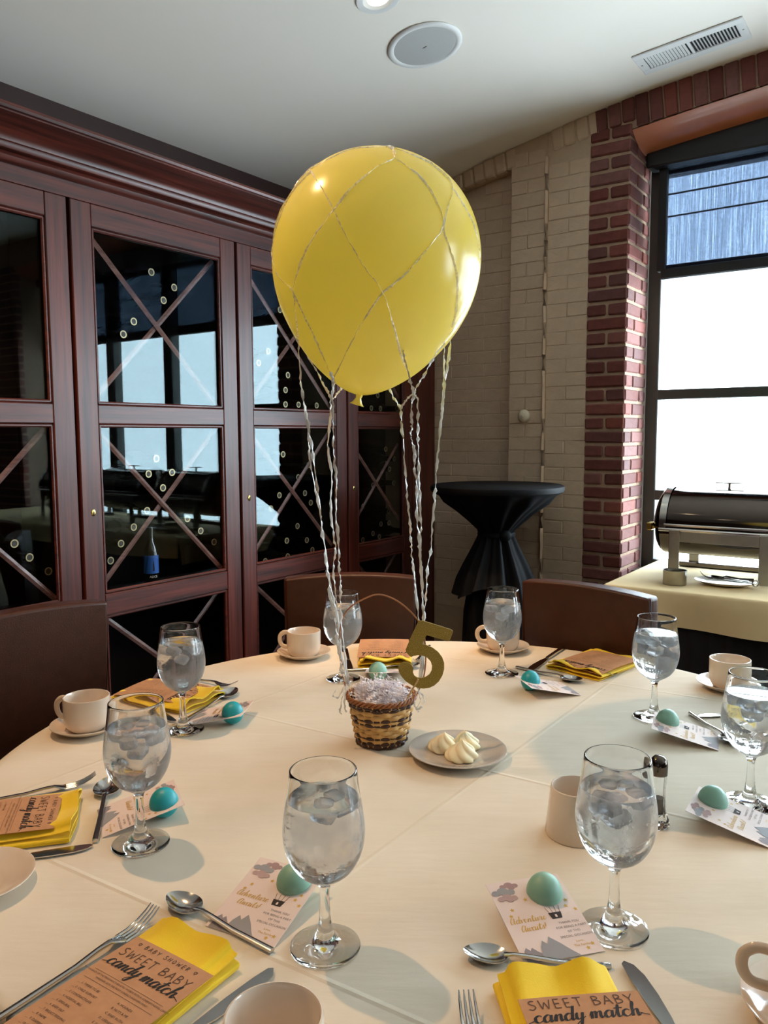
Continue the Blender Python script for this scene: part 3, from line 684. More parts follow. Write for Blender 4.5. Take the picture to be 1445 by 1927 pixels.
# ================================================================== COCKTAIL TABLE
ct = T('cocktail_table', 'black draped high cocktail table tied at the waist by the painted brick wall', 'table', st(-1.745, 3.40, 0))
def fold(r, z, a, j):
    k = 0.0
    if z < 1.07: k = .055 if z > .9 else (.10 if z > .8 else .085)
    rr = r*(1+k*math.sin(a*11+.6)+k*.7*math.sin(a*17+2)); 
    dz = 0
    if z < .66: dz = .035*math.sin(a*3+1.2)
    return rr*math.cos(a), rr*math.sin(a), z+dz
m = MB(); m.lathe([(0.001, 1.121), (.15, 1.122), (.305, 1.122), (.316, 1.117), (.319, 1.105), (.315, 1.092), (.285, 1.075), (.235, 1.035), (.175, .99), (.12, .94), (.085, .905), (.075, .885), (.082, .865), (.105, .81), (.14, .74), (.17, .67), (.19, .61)], 132, fn=fold)
m.build('stretch_cover', BCLOTH, ct)
m = MB(); m.lathe([(.081+.011*math.cos(q), .885+.014*math.sin(q)) for q in [2*math.pi*i/8 for i in range(8)]], 40, closed=True); m.ball((.03, -.085, .885), .03, 14, 8, sc_=(1, .6, .9)); m.build('tie_knot', BCLOTH, ct)
m = MB(); m.lathe([(0, .70), (.12, .70), (.15, .5), (.17, .02), (0, .02)], 60, fn=lambda r, z, a, j: (r*(1+.05*math.sin(a*9))*math.cos(a), r*(1+.05*math.sin(a*9))*math.sin(a), z)); m.build('lower_drape', BCLOTH, ct)
MB().lathe([(0, 0), (.26, 0), (.26, .015), (.03, .03), (.03, 1.09), (.29, 1.1), (.29, 1.115), (0, 1.115)], 40).build('table_frame', BLACK, ct)

# ================================================================== BUFFET
B0, B1, BT0, BT1 = -1.095, 1.62, 3.085, TW+.12
bf = T('buffet_table', 'long black skirted buffet table in front of the tall window', 'table', st(.26, 3.43, 0), YAW); bfo = (.26, 3.43, 0)
MB().box((B0+.01, BT0+.01, .72), (B1-.01, BT1-.01, .752), .004).build('tabletop', LEGW, bf, False, bfo)
for a in (B0+.08, B1-.08):
    for b in (BT0+.08, BT1-.08): MB().sweep([(a, b, 0), (a, b, .72)], .018, .018, 10).build('leg', BLACK, bf, True, bfo)
v = []; f = []; path = []
n = 0
def skirtpath():
    out = []
    L = 0
    for A, Bq, nrm in (((B0+.006, BT1), (B0+.006, BT0+.006), (-1, 0)), ((B0+.006, BT0+.006), (B1-.006, BT0+.006), (0, -1)), ((B1-.006, BT0+.006), (B1-.006, BT1), (1, 0))):
        A = Vector(A); Bq = Vector(Bq); k = int((Bq-A).length/.012)
        for i in range(k): q = A.lerp(Bq, i/k); L += 1; w_ = .006*math.sin(L*1.25)+.003*math.sin(L*.61); out.append((q, Vector(nrm)*w_))
    return out
sp = skirtpath(); v = []
for q, w_ in sp: v += [(q.x+w_.x*.2, q.y+w_.y*.2, .70), (q.x+w_.x, q.y+w_.y, .4), (q.x+w_.x*1.5, q.y+w_.y*1.5, .012)]
for i in range(len(sp)-1): a = i*3; f += [(a, a+3, a+4, a+1), (a+1, a+4, a+5, a+2)]
MB().add(v, f).build('skirt', SKIRT, bf, True, bfo)
m = MB(); v = []; f = []; NX = 90                      # cloth: top plus the front and the two end overhangs
rowsY = [(BT1, .758), (3.6, .758), (3.3, .758), (BT0+.012, .758), (BT0+.003, .755), (BT0-.004, .745), (BT0-.009, .70), (BT0-.014, .66), (BT0-.018, .628)]
for i in range(NX+1):
    s = B0+(B1-B0)*i/NX
    for j, (t, z) in enumerate(rowsY):
        wv = (.757-z)*.10*math.sin(s*16+.6) if z < .75 else 0
        v.append((s, t+wv, z+(.012*math.sin(s*4+.5) if j == 8 else 0)))
nr = len(rowsY)
for i in range(NX):
    for j in range(nr-1): a = i*nr+j; f.append((a, a+nr, a+nr+1, a+1))
for s, sg in ((B0, -1), (B1, 1)):
    o = len(v); K = 16
    for i in range(K+1):
        t = BT0+(BT1-BT0)*i/K
        for z in (.757, .70, .64, .60): wv = (.757-z)*.10*math.sin(t*19); v.append((s+sg*(.004+(.757-z)*.06)+wv*sg, t, z))
    for i in range(K):
        for j in range(3): a = o+i*4+j; f.append((a, a+4, a+5, a+1))
bc = m.add(v, f).build('buffet_cloth', BUFFET, None, True, bfo); room(bc, .26, 3.43, 0)
tag(bc, 'pale yellow overlay cloth on the black skirted buffet table', 'tablecloth')
BZ = .759
def chafer():
    t = T('chafing_dish', '', 'chafing dish')
    hw, hd = .245, .155                                  # half length, half depth, local z from table
    for sx in (-1, 1):
        for sy in (-1, 1):
            MB().box((sx*.175-.022, sy*(hd+.012)-.003, .0), (sx*.175+.022, sy*(hd+.012)+.003, .20), .002).build('leg', BRUSHED, t, False)
    for sy in (1,): MB().box((-.235, sy*hd-.012, .0), (.235, sy*hd+.012, .022), .004).build('base_rail', MIRROR, t, False)  # darkened steel gives the rail its backlit shade
    MB().box((-.18, -hd-.005, .150), (.18, -hd+.001, .196), .002).box((-.18, hd-.001, .150), (.18, hd+.005, .196), .002).build('frame_rail', BRUSHED, t, False)
    def half(rz, ry, z0, up, x0, x1, n=20, cap=True):
        v = []; f = []
        for x in (x0, x1):
            for i in range(n+1): a = math.pi*i/n; v.append((x, -ry*math.cos(a), z0+up*rz*math.sin(a)))
        for i in range(n): f.append((i, i+1, n+2+i, n+1+i))
        if cap: f += [tuple(range(n+1)), tuple(range(n+1, 2*n+2))[::-1]]
        return v, f
    MB().add(*half(.115, hd-.01, .196, -1, -.245, .245)).build('water_pan', MIRROR, t)
    def dome(rz, ry, z0, up, x0, out):
        v = []; f = []; NA, NB_ = 18, 7
        for j in range(NB_+1):
            b = math.pi/2*j/NB_
            for i in range(NA+1): a = math.pi*i/NA; v.append((x0+out*math.sin(b), -ry*math.cos(a)*math.cos(b), z0+up*rz*math.sin(a)*math.cos(b)))
        for j in range(NB_):
            for i in range(NA): q = j*(NA+1)+i; f.append((q, q+1, q+NA+2, q+NA+1))
        return v, f
    for sx in (-1, 1): MB().add(*dome(.115, hd-.01, .196, -1, sx*.243, sx*.045)).build('pan_end', MIRROR, t); MB().add(*dome(.160, hd-.008, .206, 1, sx*.24, sx*.055)).build('lid_end', MIRROR, t)
    MB().box((-hw, -hd-.012, .192), (hw, hd+.012, .206), .004).build('rim', STEEL, t, False)
    ld = MB().add(*half(.165, hd-.004, .206, 1, -hw+.01, hw-.01)).build('lid', MIRROR, t)
    for sx in (-1, 1):
        m = MB(); a_, b_ = sorted((sx*(hw-.03), sx*(hw-.002))); m.add(*half(.172, hd+.003, .206, 1, a_, b_, cap=False)); m.add(*half(.165, hd-.004, .206, 1, a_, b_, cap=False))
        o = len(m.v); m.build('end_band', STEEL, t)
    MB().box((-.225, -hd-.006, .212), (.225, -hd+.004, .224), .003).build('lid_edge', STEEL, t, False)
    MB().sweep([(0, 0, .368), (0, 0, .392)], .006, .006, 10).box((-.055, -.012, .391), (.055, .012, .396), .002).build('lid_handle', BRUSHED, ld)
    m = MB(); m.box((-hw-.060, -.10, .195), (-hw+.005, -.055, .203), .002); m.box((-hw-.066, -.105, .186), (-hw-.042, -.05, .218), .003); m.build('hinge_bracket', GOLDM, t, False)
    return t
c0 = chafer()
for i, (s, lab) in enumerate(((-.735, 'polished roll-top chafing dish standing nearest the brick pillar on the buffet'), (-.09, 'polished roll-top chafing dish in the middle of the buffet, seen in the cabinet glass'), (.62, 'polished roll-top chafing dish at the far end of the buffet, seen in the cabinet glass'))):
    c = c0 if i == 0 else copytree(c0); room(c, s, 3.555, BZ); tag(c, lab, 'chafing dish', 'chafing dishes on the buffet')
fu = T('fuel_holder', 'round brushed steel fuel cup in front of the first chafing dish leg', 'fuel cup', st(-.862, 3.235, BZ), YAW)
MB().lathe([(0, .0), (.043, 0), (.045, .003), (.045, .055), (.047, .058), (.043, .058), (.042, .01), (0, .01)], 32).build('cup_wall', BRUSHED, fu)
MB().lathe([(0, .012), (.036, .012), (.036, .048), (.012, .052), (0, .052)], 24).build('fuel_can', STEEL, fu)
sp_ = at(1364, 1100, BZ)
WPL = P('white_plate_glaze', rgb(232, 228, 220), .15, coat=.4)
pl = MB().lathe([(0, .004), (.045, .004), (.06, .007), (.085, .014), (.092, .017), (.093, .0155), (.075, .006), (.05, 0), (0, 0)], 48, fn=lambda r, z, a, j: (r*1.25*math.cos(a), r*math.sin(a), z)).build('serving_plate', WPL); pl.location = sp_; pl.rotation_euler = (0, 0, YAW)
tag(pl, 'oval white serving plate holding metal servers on the buffet', 'plate')

# ================================================================== CUTLERY
def loop(n): return [i/n for i in range(n+1)]
def fork_mesh():
    m = MB()
    m.sweep([(0, 0, .004), (.02, 0, .004), (.09, 0, .0055), (.118, 0, .009), (.134, 0, .0095), (.145, 0, .0065), (.152, 0, .0052)], [.0042, .0042, .0036, .0034, .0042, .0085, .0098], [.0026, .0026, .0024, .0022, .0020, .0013, .0011], 10, power=.7)
    for y in (-.0084, -.0028, .0028, .0084): m.sweep([(.149, y, .0052), (.165, y, .0058), (.18, y*.97, .0095), (.192, y*.93, .015), (.200, y*.9, .0205)], [.0022, .0019, .0017, .0014, .0007], [.0011, .001, .001, .0009, .0006], 6)
    return m
def spoon_mesh():
    m = MB()
    m.sweep([(0, 0, .004), (.003, 0, .004), (.07, 0, .0048), (.112, 0, .009), (.128, 0, .0105), (.142, 0, .0095)], [.0044, .0046, .0042, .0036, .0034, .0055], [.0030, .0032, .0028, .0026, .0020, .0012], 10, power=.8)
    v = []; f = []; NR, NA = 9, 32
    for lay_ in (0, 1):
        for i in range(NR):
            r = max(.001, i/(NR-1))
            for j in range(NA):
                a = 2*math.pi*j/NA; wd = .0205*(1-.22*math.cos(a)*r*.9); x = .167+.030*r*math.cos(a); y = wd*r*math.sin(a)
                v.append((x, y, .0105-.0085*(1-r*r)-.0011*lay_+.002*(r*math.cos(a))))
    for lay_ in (0, 1):
        o = lay_*NR*NA
        for i in range(NR-1):
            for j in range(NA): k = (j+1) % NA; q = (o+i*NA+j, o+i*NA+k, o+(i+1)*NA+k, o+(i+1)*NA+j); f.append(q if lay_ == 0 else q[::-1])
    for j in range(NA): k = (j+1) % NA; f.append(((NR-1)*NA+j, (NR-1)*NA+k, NR*NA+(NR-1)*NA+k, NR*NA+(NR-1)*NA+j))
    return m.add(v, f)
def knife_mesh():
    m = MB(); m.sweep([(0, 0, .0045), (.004, 0, .0045), (.07, 0, .0045), (.108, 0, .0045), (.115, 0, .0042)], [.0046, .005, .0048, .0046, .0038], [.0038, .004, .0038, .0034, .0022], 10, power=.7)
    pts = [(.112, -.0045), (.135, -.0085), (.17, -.0108), (.20, -.0102), (.218, -.006), (.226, .002), (.222, .0065), (.2, .008), (.16, .0075), (.112, .0045)]
    m.prism(pts, .0028, .0044); return m
MESH = {}
for nm, fn_, L_ in (('fork', fork_mesh, .20), ('spoon', spoon_mesh, .197), ('knife', knife_mesh, .226)):
    o = fn_().build(nm, STEEL); MESH[nm] = (o.data, L_); bpy.data.objects.remove(o)
def cutlery(kind, handle, tip, label, zt=TOP+.006, L=None, z0=TOP, scale=None, roll=0):
    me, l0 = MESH[kind]; A = at(*handle, TOP+.005); B_ = at(*tip, zt); d = B_-A; ln_ = (L or math.hypot(d.x, d.y)); k = scale or ln_/l0
    o = obj(kind, me); a = math.atan2(d.y, d.x)
    tipx = Vector((B_.x, B_.y)) - Vector((math.cos(a), math.sin(a)))*l0*k if L or scale else Vector((A.x, A.y))
    o.location = (tipx.x, tipx.y, z0); o.rotation_euler = (roll, 0, a); o.scale = (k, k, k)
    return tag(o, label, kind, {'fork': 'dinner forks', 'spoon': 'teaspoons', 'knife': 'dinner knives'}[kind])
cutlery('fork', (0, 1912), (292, 1704), 'polished dinner fork along the kraft card closest to the front coffee cup side', TOP+.020, L=.205)
cutlery('fork', (893, 1960), (877, 1863), 'polished dinner fork with only its tines in view beside the short front napkin', TOP+.02, L=.2)
cutlery('fork', (0, 1503), (180, 1455), 'polished dinner fork whose tines rise above the napkin beside the turquoise balm card', TOP+.02, L=.2)
cutlery('fork', (368, 1278), (444, 1283), 'dinner fork behind the napkin below the handled cup, dark against the cloth', TOP+.02, L=.2)
cutlery('fork', (1197, 1242), (1140, 1271), 'dinner fork between the napkin and goblet in front of the buffet side chair', TOP+.01, L=.19)
cutlery('fork', (815, 1205), (783, 1246), 'dinner fork mostly hidden behind the gold number five', TOP+.01, L=.19)
cutlery('spoon', (512, 1787), (318, 1687), 'teaspoon lying across the foot of the card with the sage balm by the clear goblet')
cutlery('spoon', (1150, 1815), (872, 1793), 'teaspoon lying level above the short front napkin, bowl beside fork tines')
cutlery('spoon', (179, 1581), (205, 1469), 'upright lying teaspoon between folded napkin and the turquoise balm card')
cutlery('spoon', (352, 1352), (443, 1298), 'teaspoon leaning along the napkin under the dark windowed goblet')
cutlery('spoon', (676, 1259), (790, 1252), 'teaspoon lying across behind the pale mint balm and the gold five', L=.19)
cutlery('spoon', (1021, 1266), (1095, 1283), 'teaspoon on the card with the turquoise balm near the buffet side chair', L=.19)
cutlery('spoon', (1318, 1354), (1392, 1404), 'teaspoon partly behind the goblet at the photo edge, handle toward the basket', L=.19)
cutlery('knife', (371, 1927), (517, 1820), 'dinner knife with dark reflecting blade beside the front coffee cup', L=.228)
cutlery('knife', (1257, 1927), (1177, 1805), 'dinner knife with pale blade beside the short front napkin', L=.228)
cutlery('knife', (-60, 1626), (175, 1589), 'dinner knife below the folded napkin next to the cropped saucer', L=.228)
cutlery('knife', (300, 1338), (328, 1356), 'dinner knife tip poking out behind the fogged goblet', L=.228)
cutlery('knife', (1060, 1218), (995, 1261), 'dinner knife beside the arched card in front of the buffet side chair')
cutlery('knife', (648, 1205), (660, 1260), 'dinner knife standing dark beside the goblet behind the basket ribbons', L=.2)
cutlery('knife', (1440, 1341), (1312, 1345), 'dinner knife with bright blade beyond the spoon near the photo edge', L=.22)
DARKM = {}
for nm in ('fork', 'spoon'):
    d_ = MESH[nm][0].copy(); d_.materials[0] = MIRROR; DARKM[nm] = d_
o = obj('serving_fork', DARKM['fork']); o.location = sp_+Vector((.07, -.05, .014)); o.rotation_euler = (.3, 0, R(150)); o.scale = (.9, 1.5, 1.6); tag(o, 'serving fork lying on the oval plate on the buffet', 'fork')
o = obj('serving_spoon', DARKM['spoon']); o.location = sp_+Vector((.105, -.02, .016)); o.rotation_euler = (.2, 0, R(165)); o.scale = (.8, 1.3, 1.5); tag(o, 'serving spoon lying on the oval plate on the buffet', 'spoon')
tg = T('serving_tongs', 'metal serving tongs with squared loop handle resting on the oval buffet plate', 'tongs', sp_+Vector((0, -.03, .018)), YAW+R(-12))
for sg in (1, -1): MB().sweep([(.10, sg*.002, .004), (.07, sg*.012, .006), (-.02, sg*.016, .008), (-.08, sg*.012, .012)], [.006, .007, .008, .014], .0018, 8).build('tong_arm', BRUSHED, tg)
MB().lathe([(.012+.003*math.cos(q), .003*math.sin(q)) for q in [2*math.pi*i/8 for i in range(8)]], 20, 0, Matrix.Translation((.105, 0, .006)) @ Matrix.Rotation(R(70), 4, 'X'), closed=True).build('loop_handle', STEEL, tg)

# ================================================================== NAPKINS AND GAME CARDS
NPW, NPL = .126, .19
def napkin_mesh(amp, flip, seed):
    rnd = random.Random(seed); h = NPW/2; m = MB()
    pts = [(-h+.006, .0015), (0, .0015), (h-.006, .0018), (h-.001, .004), (h, .0065), (h-.003, .009), (h*.5, .0085+.004*amp), (0, .0095), (-h*.5, .0085+.003*amp), (-h+.006, .0095), (-h, .012), (-h+.002, .0155), (-h+.008, .018),
           (-h*.55, .0185+.006*amp), (-h*.1, .0175), (h*.3, .018+.003*amp), (h*.7, .0195+.005*amp), (h-.012, .0185), (h-.003, .0165)]
    if flip: pts = [(-x, z) for x, z in pts]
    path = smoothpath([(x, z, 0) for x, z in pts], 3); n = len(path); NY = 14; v = []; f = []
    for k in range(NY+1):
        y = -NPL*k/NY; am = math.exp(y/.024)
        for lay_ in (1, -1):
            for i, p in enumerate(path):
                t = (path[min(i+1, n-1)]-path[max(i-1, 0)]).normalized(); q = Vector((p.x, p.y))+Vector((-t.y, t.x))*(lay_*.0012)
                zb = q.y; lift = am*.25*max(0, zb-.012)*amp
                flat = 1-.30*(1-am)*min(1, zb/.018)
                v.append((q.x+.0015*math.sin(y*40+seed)*(zb/.02), y+.002*math.sin(p.x*60+seed)*am, max(.0004, zb*flat+lift)))
    def ix(k, l, i): return (k*2+l)*n+i
    for k in range(NY):
        for i in range(n-1):
            f.append((ix(k, 0, i), ix(k, 0, i+1), ix(k+1, 0, i+1), ix(k+1, 0, i))); f.append((ix(k, 1, i), ix(k+1, 1, i), ix(k+1, 1, i+1), ix(k, 1, i+1)))
        for i in (0, n-1): f.append((ix(k, 0, i), ix(k+1, 0, i), ix(k+1, 1, i), ix(k, 1, i)))
    for k in (0, NY):
        for i in range(n-1): f.append((ix(k, 0, i), ix(k, 1, i), ix(k, 1, i+1), ix(k, 0, i+1)))
    return m.add(v, f)
CW, CL = .128, .172
def cbend(arch):
    return lambda x, y: .0225-arch*.55*(y+.085)**2-(.25*arch+.1)*x*x
def card_parts(arch, banner):
    u = 0 if banner else .0165
    b = cbend(arch); m = MB(); NX_, NY_ = 8, 14; v = []; f = []
    for l in (0, 1):
        for i in range(NX_+1):
            for j in range(NY_+1): x = -CW/2+CW*i/NX_; y = -CL*j/NY_; v.append((x, y, b(x, y)-.0005*l))
    n1 = (NX_+1)*(NY_+1)
    for i in range(NX_):
        for j in range(NY_): a = i*(NY_+1)+j; q = (a, a+1, a+NY_+2, a+NY_+1); f += [q, tuple(k+n1 for k in q[::-1])]
    rim = [i*(NY_+1) for i in range(NX_+1)]+[NX_*(NY_+1)+j for j in range(1, NY_+1)]+[i*(NY_+1)+NY_ for i in range(NX_-1, -1, -1)]+[j for j in range(NY_-1, 0, -1)]
    for i, a in enumerate(rim): c = rim[(i+1) % len(rim)]; f.append((a, c, c+n1, a+n1))
    card = m.add(v, f); big = MB(); E_ = .00035
    if banner: vv, ff, _ = letters('* BABY SHOWER *', CAPS, .0062, .13, 0, False, .32); put(big, (vv, ff), 0, -.0125, E_, 1, b)
    vv, ff, _ = letters('SWEET BABY', CAPS, .0128, .10, 0, False, .12); put(big, (vv, ff), 0, -.034+u, E_, 1, b)
    vv, ff, w_ = letters('candy match', SCR, .0096, .27, .22); put(big, (vv, ff), -.001, -.052+u, E_, 0, b)
    for sg in (-1, 1): put(big, ([(sg*(w_/2-.003), .0035, 0), (sg*(w_/2-.003), .0045, 0), (sg*(w_/2+.007), .0005, 0), (sg*(w_/2+.007), -.0005, 0)], [(0, 1, 2, 3)]), 0, -.052+u, E_, 0, b)
    sm = MB()
    def rule(y, x0=-.056, x1=.056, h_=.0004): put(sm, ([(x0+(x1-x0)*i/8, yy, 0) for i in range(9) for yy in (0, h_)], [(2*i, 2*i+2, 2*i+3, 2*i+1) for i in range(8)]), 0, y+u, E_, 0, b)
    rule(-.0655); rule(-.0805)
    for i, s_ in enumerate(('MATCH EACH OF THE PREGNANCY-RELATED WORDS WITH A CORRESPONDING CANDY.', 'WHOEVER GETS THE MOST CORRECT ANSWERS WINS!')): put(sm, txt(s_, .0034), 0, -.0695+u-.0055*i, E_, 0, b)
    for i, s_ in enumerate(('__ 1. TWINS TO BE', '__ 2. CHILD SUPPORT', '__ 3. CONTRACTIONS', '__ 4. HOSPITAL BILL', '__ 5. EPIDURAL', '__ 6. BABY FAT', '__ 7. BREAST FEEDING', '__ 8. NAME', '__ 9. DIAPERS', '__ 10. LABOR')): put(sm, txt(s_, .0042, 'LEFT'), -.054, -.0885+u-.0078*i, E_, 0, b)
    for i, s_ in enumerate(('A. MOUNDS', 'B. NUTS & ME', "C. BABY RUTH", 'D. LIFESAVERS', 'E. SUGAR DADDY', 'F. NERDS', 'G. RUNTS', 'H. ZERO', 'I. PAYDAY', 'J. TWIX')): put(sm, txt(s_, .0042, 'LEFT'), .012, -.0885+u-.0078*i, E_, 0, b)
    return card, big, sm
CARDM = {}
for arch in (.25, 1.0, -.25):
    c_, b_, s_ = card_parts(abs(arch), arch == .25); A = c_.build('game_card', KRAFT); B_ = b_.build('title_lettering', [INK, INKB], None, False, fix=False); C_ = s_.build('small_print', INKB, None, False, fix=False)
    CARDM[arch] = (A.data, B_.data, C_.data)
    for q in (A, B_, C_): bpy.data.objects.remove(q)
NAPM = []
for amp, fl_, sd in ((1.0, False, 1), (1.25, True, 2), (.9, False, 3)):
    o = napkin_mesh(amp, fl_, sd).build('napkin', NAPKIN); NAPM.append(o.data); bpy.data.objects.remove(o)
def setting(card, nap, clabel, nlabel, arch=.25, nm=0, cz=.782, nz=.776):
    # card, nap: photo pixels of the two inner corners (table centre side), first one with the title's start
    for kind in ('napkin', 'card'):
        a, b = (at(*q, cz if kind == 'card' else nz) for q in (card if kind == 'card' else nap))
        mid = (a+b)/2; ang = math.atan2((b-a).y, (b-a).x); k = (b-a).length/(CW if kind == 'card' else NPW)
        if kind == 'napkin':
            o = obj('napkin', NAPM[nm]); tag(o, nlabel, 'napkin', 'yellow napkins'); o.location = (mid.x, mid.y, TOP+.0006)
        else:
            o = obj('game_card', CARDM[arch][0]); tag(o, clabel, 'card', 'candy match game cards'); o.location = (mid.x, mid.y, TOP+.0006)
            obj('title_lettering', CARDM[arch][1], o); obj('small_print', CARDM[arch][2], o)
        o.rotation_euler = (0, 0, ang); o.scale = (k, min(k, 1.08), 1)
setting(((259, 1761), (402, 1835)), ((303, 1730), (451, 1799)), 'kraft candy match card on the napkin closest to the front coffee cup', 'yellow napkin under the kraft card closest to the front coffee cup')
setting(((974, 1880), (1199, 1863)), ((928, 1838), (1138, 1821)), 'kraft candy match card cut off below its title, beside the pale knife', 'yellow wavy napkin behind the teaspoon, between fork tines and pale knife', -.25, nm=1)
setting(((120, 1492), (101, 1558)), ((155, 1484), (133, 1568)), 'kraft candy match card on the napkin beside the upright lying teaspoon', 'yellow napkin with folded open edge beside the upright lying teaspoon', nm=0)
setting(((398, 1288), (334, 1321)), ((424, 1297), (344, 1334)), 'kraft candy match card behind the fogged goblet, next to the handled cup', 'yellow napkin with open folds under the goblet by the cabinet side chair', 1.0, 1)
setting(((771, 1234), (672, 1234)), ((774, 1247), (674, 1247)), 'arched kraft candy match card behind the gold number five', 'yellow napkin behind the mint balm and the gold number five', 1.0, 0)
setting(((1130, 1267), (1042, 1245)), ((1132, 1272), (1029, 1247)), 'arched kraft candy match card in front of the buffet side chair', 'yellow napkin with open pocket in front of the buffet side chair', 1.0, 2)
o = obj('napkin', NAPM[2]); q = at(1352, 1362, TOP+.01); o.location = (q.x+.06, q.y+.02, TOP+.0006); o.rotation_euler = (0, 0, R(58)); tag(o, 'yellow napkin sliver seen behind the goblet at the photo edge', 'napkin', 'yellow napkins')

# ================================================================== THANK YOU CARDS AND LIP BALMS
TW_, TL_ = .100, .125
EH = (.019, -.0275, .0205)                               # hole centre and radius in the card
def tcard_mesh():
    m = MB(); outer = []; n = 40; hx, hy, hr = EH
    for i in range(n):
        a = 2*math.pi*i/n; dx, dy = math.cos(a), math.sin(a); ks = []
        for c_, d_, lo, hi in ((hx, dx, -TW_/2, TW_/2), (hy, dy, -TL_, 0)):
            if abs(d_) > 1e-6: ks.append(((hi if d_ > 0 else lo)-c_)/d_)
        k = min(ks); outer.append((hx+dx*k, hy+dy*k))
    for cx_, cy_ in ((-TW_/2, 0), (TW_/2, 0), (-TW_/2, -TL_), (TW_/2, -TL_)):
        i = min(range(n), key=lambda j: (outer[j][0]-cx_)**2+(outer[j][1]-cy_)**2); outer[i] = (cx_, cy_)
    v = []; f = []
    for l in (0, -.0005):
        for i in range(n):
            a = 2*math.pi*i/n
            v += [(hx+hr*math.cos(a), hy+hr*math.sin(a), l), (*outer[i], l)]
    for i in range(n):
        k = (i+1) % n; o = 2*n
        f += [(2*i, 2*i+1, 2*k+1, 2*k), (o+2*i, o+2*k, o+2*k+1, o+2*i+1), (2*i+1, o+2*i+1, o+2*k+1, 2*k+1), (2*i, 2*k, o+2*k, o+2*i)]
    return m.add(v, f)
def tcard_print():
    m = MB(); Z0 = lambda x, y: .0002; fl2 = Z0
    def poly(pts, mi, z=0.0): put(m, ([(x, y, 0) for x, y in pts], [tuple(range(len(pts)))]), 0, 0, z, mi, fl2)
    def disc(x, y, r, mi, z): poly([(x+r*math.cos(2*math.pi*i/14), y+r*.8*math.sin(2*math.pi*i/14)) for i in range(14)], mi, z)
    for (cx_, cy_, k, mi, z) in ((-.022, -.009, .8, 4, .0001), (-.033, -.018, 1.0, 5, .0002), (-.031, -.028, .85, 6, .0003)):
        for dx, dy, r in ((-.010, 0, .0055), (0, .002, .0075), (.010, -.0005, .0055), (.003, -.003, .006)): disc(max(-.043, cx_+dx*k), cy_+dy*k, r*k, mi, z); z += .00002
    for x, y in ((-.010, -.034), (-.033, -.047), (-.038, -.056), (.040, -.044), (.036, -.053), (.0455, -.060), (.041, -.112), (.033, -.117)):
        poly([(x+.0032*(1 if i % 2 == 0 else .45)*math.sin(math.pi*i/5), y+.0032*(1 if i % 2 == 0 else .45)*math.cos(math.pi*i/5)) for i in range(10)], 0)
    for s_, y, x in (('Adventure', -.068, -.020), ('Awaits!', -.081, -.018)): vv, ff, _ = letters(s_, SCR, .0052, .2, .2); put(m, (vv, ff), x, y, .0001, 0, fl2)
    for i, s_ in enumerate(('THANK YOU', 'FOR BEING A PART', 'OF THIS', 'SPECIAL OCCASION')): put(m, txt(s_, .0046), .028, -.077-.0068*i, .0001, 1, fl2)
    for i, s_ in enumerate(('Love,', 'The Family')): put(m, txt(s_, .0046), .028, -.1055-.006*i, .0001, 0, fl2)
    poly([(-.046, -.125), (-.044, -.108), (-.040, -.103), (-.036, -.108), (-.033, -.104), (-.027, -.111), (-.018, -.119), (-.015, -.125)], 2, .0001)
    poly([(-.026, -.125), (-.022, -.106), (-.017, -.097), (-.012, -.103), (-.007, -.093), (.003, -.104), (.012, -.116), (.020, -.125)], 3, .0002)
    for dx in (-.0075, -.0025, .0025, .0075): poly([(.017+dx*1.25, -.0505), (.017+dx*1.25+.0006, -.0505), (.017+dx*.9+.0006, -.0605), (.017+dx*.9, -.0605)], 7)
    poly([(.0085, -.060), (.0255, -.060), (.0235, -.0695), (.0105, -.0695)], 7, .0001); poly([(.0158, -.0635), (.0182, -.0635), (.0185, -.067), (.017, -.068), (.0155, -.067)], 8, .0003)
    return m
tcm = tcard_mesh().build('thank_you_card', CARDW, smooth=False); tpm = tcard_print().build('printed_design', [GOLDI, INKG, GREYP, BLUEG, MAUVE2, BLUEG, MAUVE, DARKP, CARDW], None, False, fix=False)
tcd, tpd = tcm.data, tpm.data; bpy.data.objects.remove(tcm); bpy.data.objects.remove(tpm)
ER, EHGT = .0226, .0465
def egg_mesh(mat):
    m = MB(); pr = []
    for i in range(19):
        a = math.pi*i/18; z = -math.cos(a); r = math.sin(a)*(1+.05*(-z)); pr.append((ER*r, EHGT/2*(1+z)))
    o = m.lathe(pr, 32).build('lip_balm', mat); me = o.data; bpy.data.objects.remove(o)
    g = MB().lathe([(ER*1.004, EHGT*.47), (ER*1.012, EHGT*.475), (ER*1.012, EHGT*.49), (ER*1.004, EHGT*.495)], 32).build('cap_seam', mat); gd = g.data; bpy.data.objects.remove(g)
    return me, gd
EGGS = {k: egg_mesh(m_) for k, m_ in (('teal', TEAL), ('mint', MINT), ('sage', SAGE))}
def favour(egg, top, low, colour, elabel, clabel):
    # egg: photo pixel of the balm's middle; top, low: pixels of one long edge of the card, raised end first
    c_ = at(*egg, TOP+.0225); d = at(*low, TOP+.003)-at(*top, TOP+.0235); a = math.atan2(d.y, d.x)
    e = obj('lip_balm', EGGS[colour][0]); e.location = (c_.x, c_.y, TOP+.0004); tag(e, elabel, 'lip balm', 'round lip balms'); obj('cap_seam', EGGS[colour][1], e)
    k = obj('thank_you_card', tcd); obj('printed_design', tpd, k); tag(k, clabel, 'card', 'thank you cards')
    # card local -y points outward; it slopes from the balm's waist down to the cloth
    Lo = TL_+EH[1]; drop = math.asin(min(.9, (.0205)/Lo)); 
    M = Matrix.Translation((c_.x, c_.y, TOP+.0222)) @ Matrix.Rotation(a+R(90), 4, 'Z') @ Matrix.Rotation(drop, 4, 'X') @ Matrix.Translation((-EH[0], -EH[1], 0))
    k.matrix_world = M
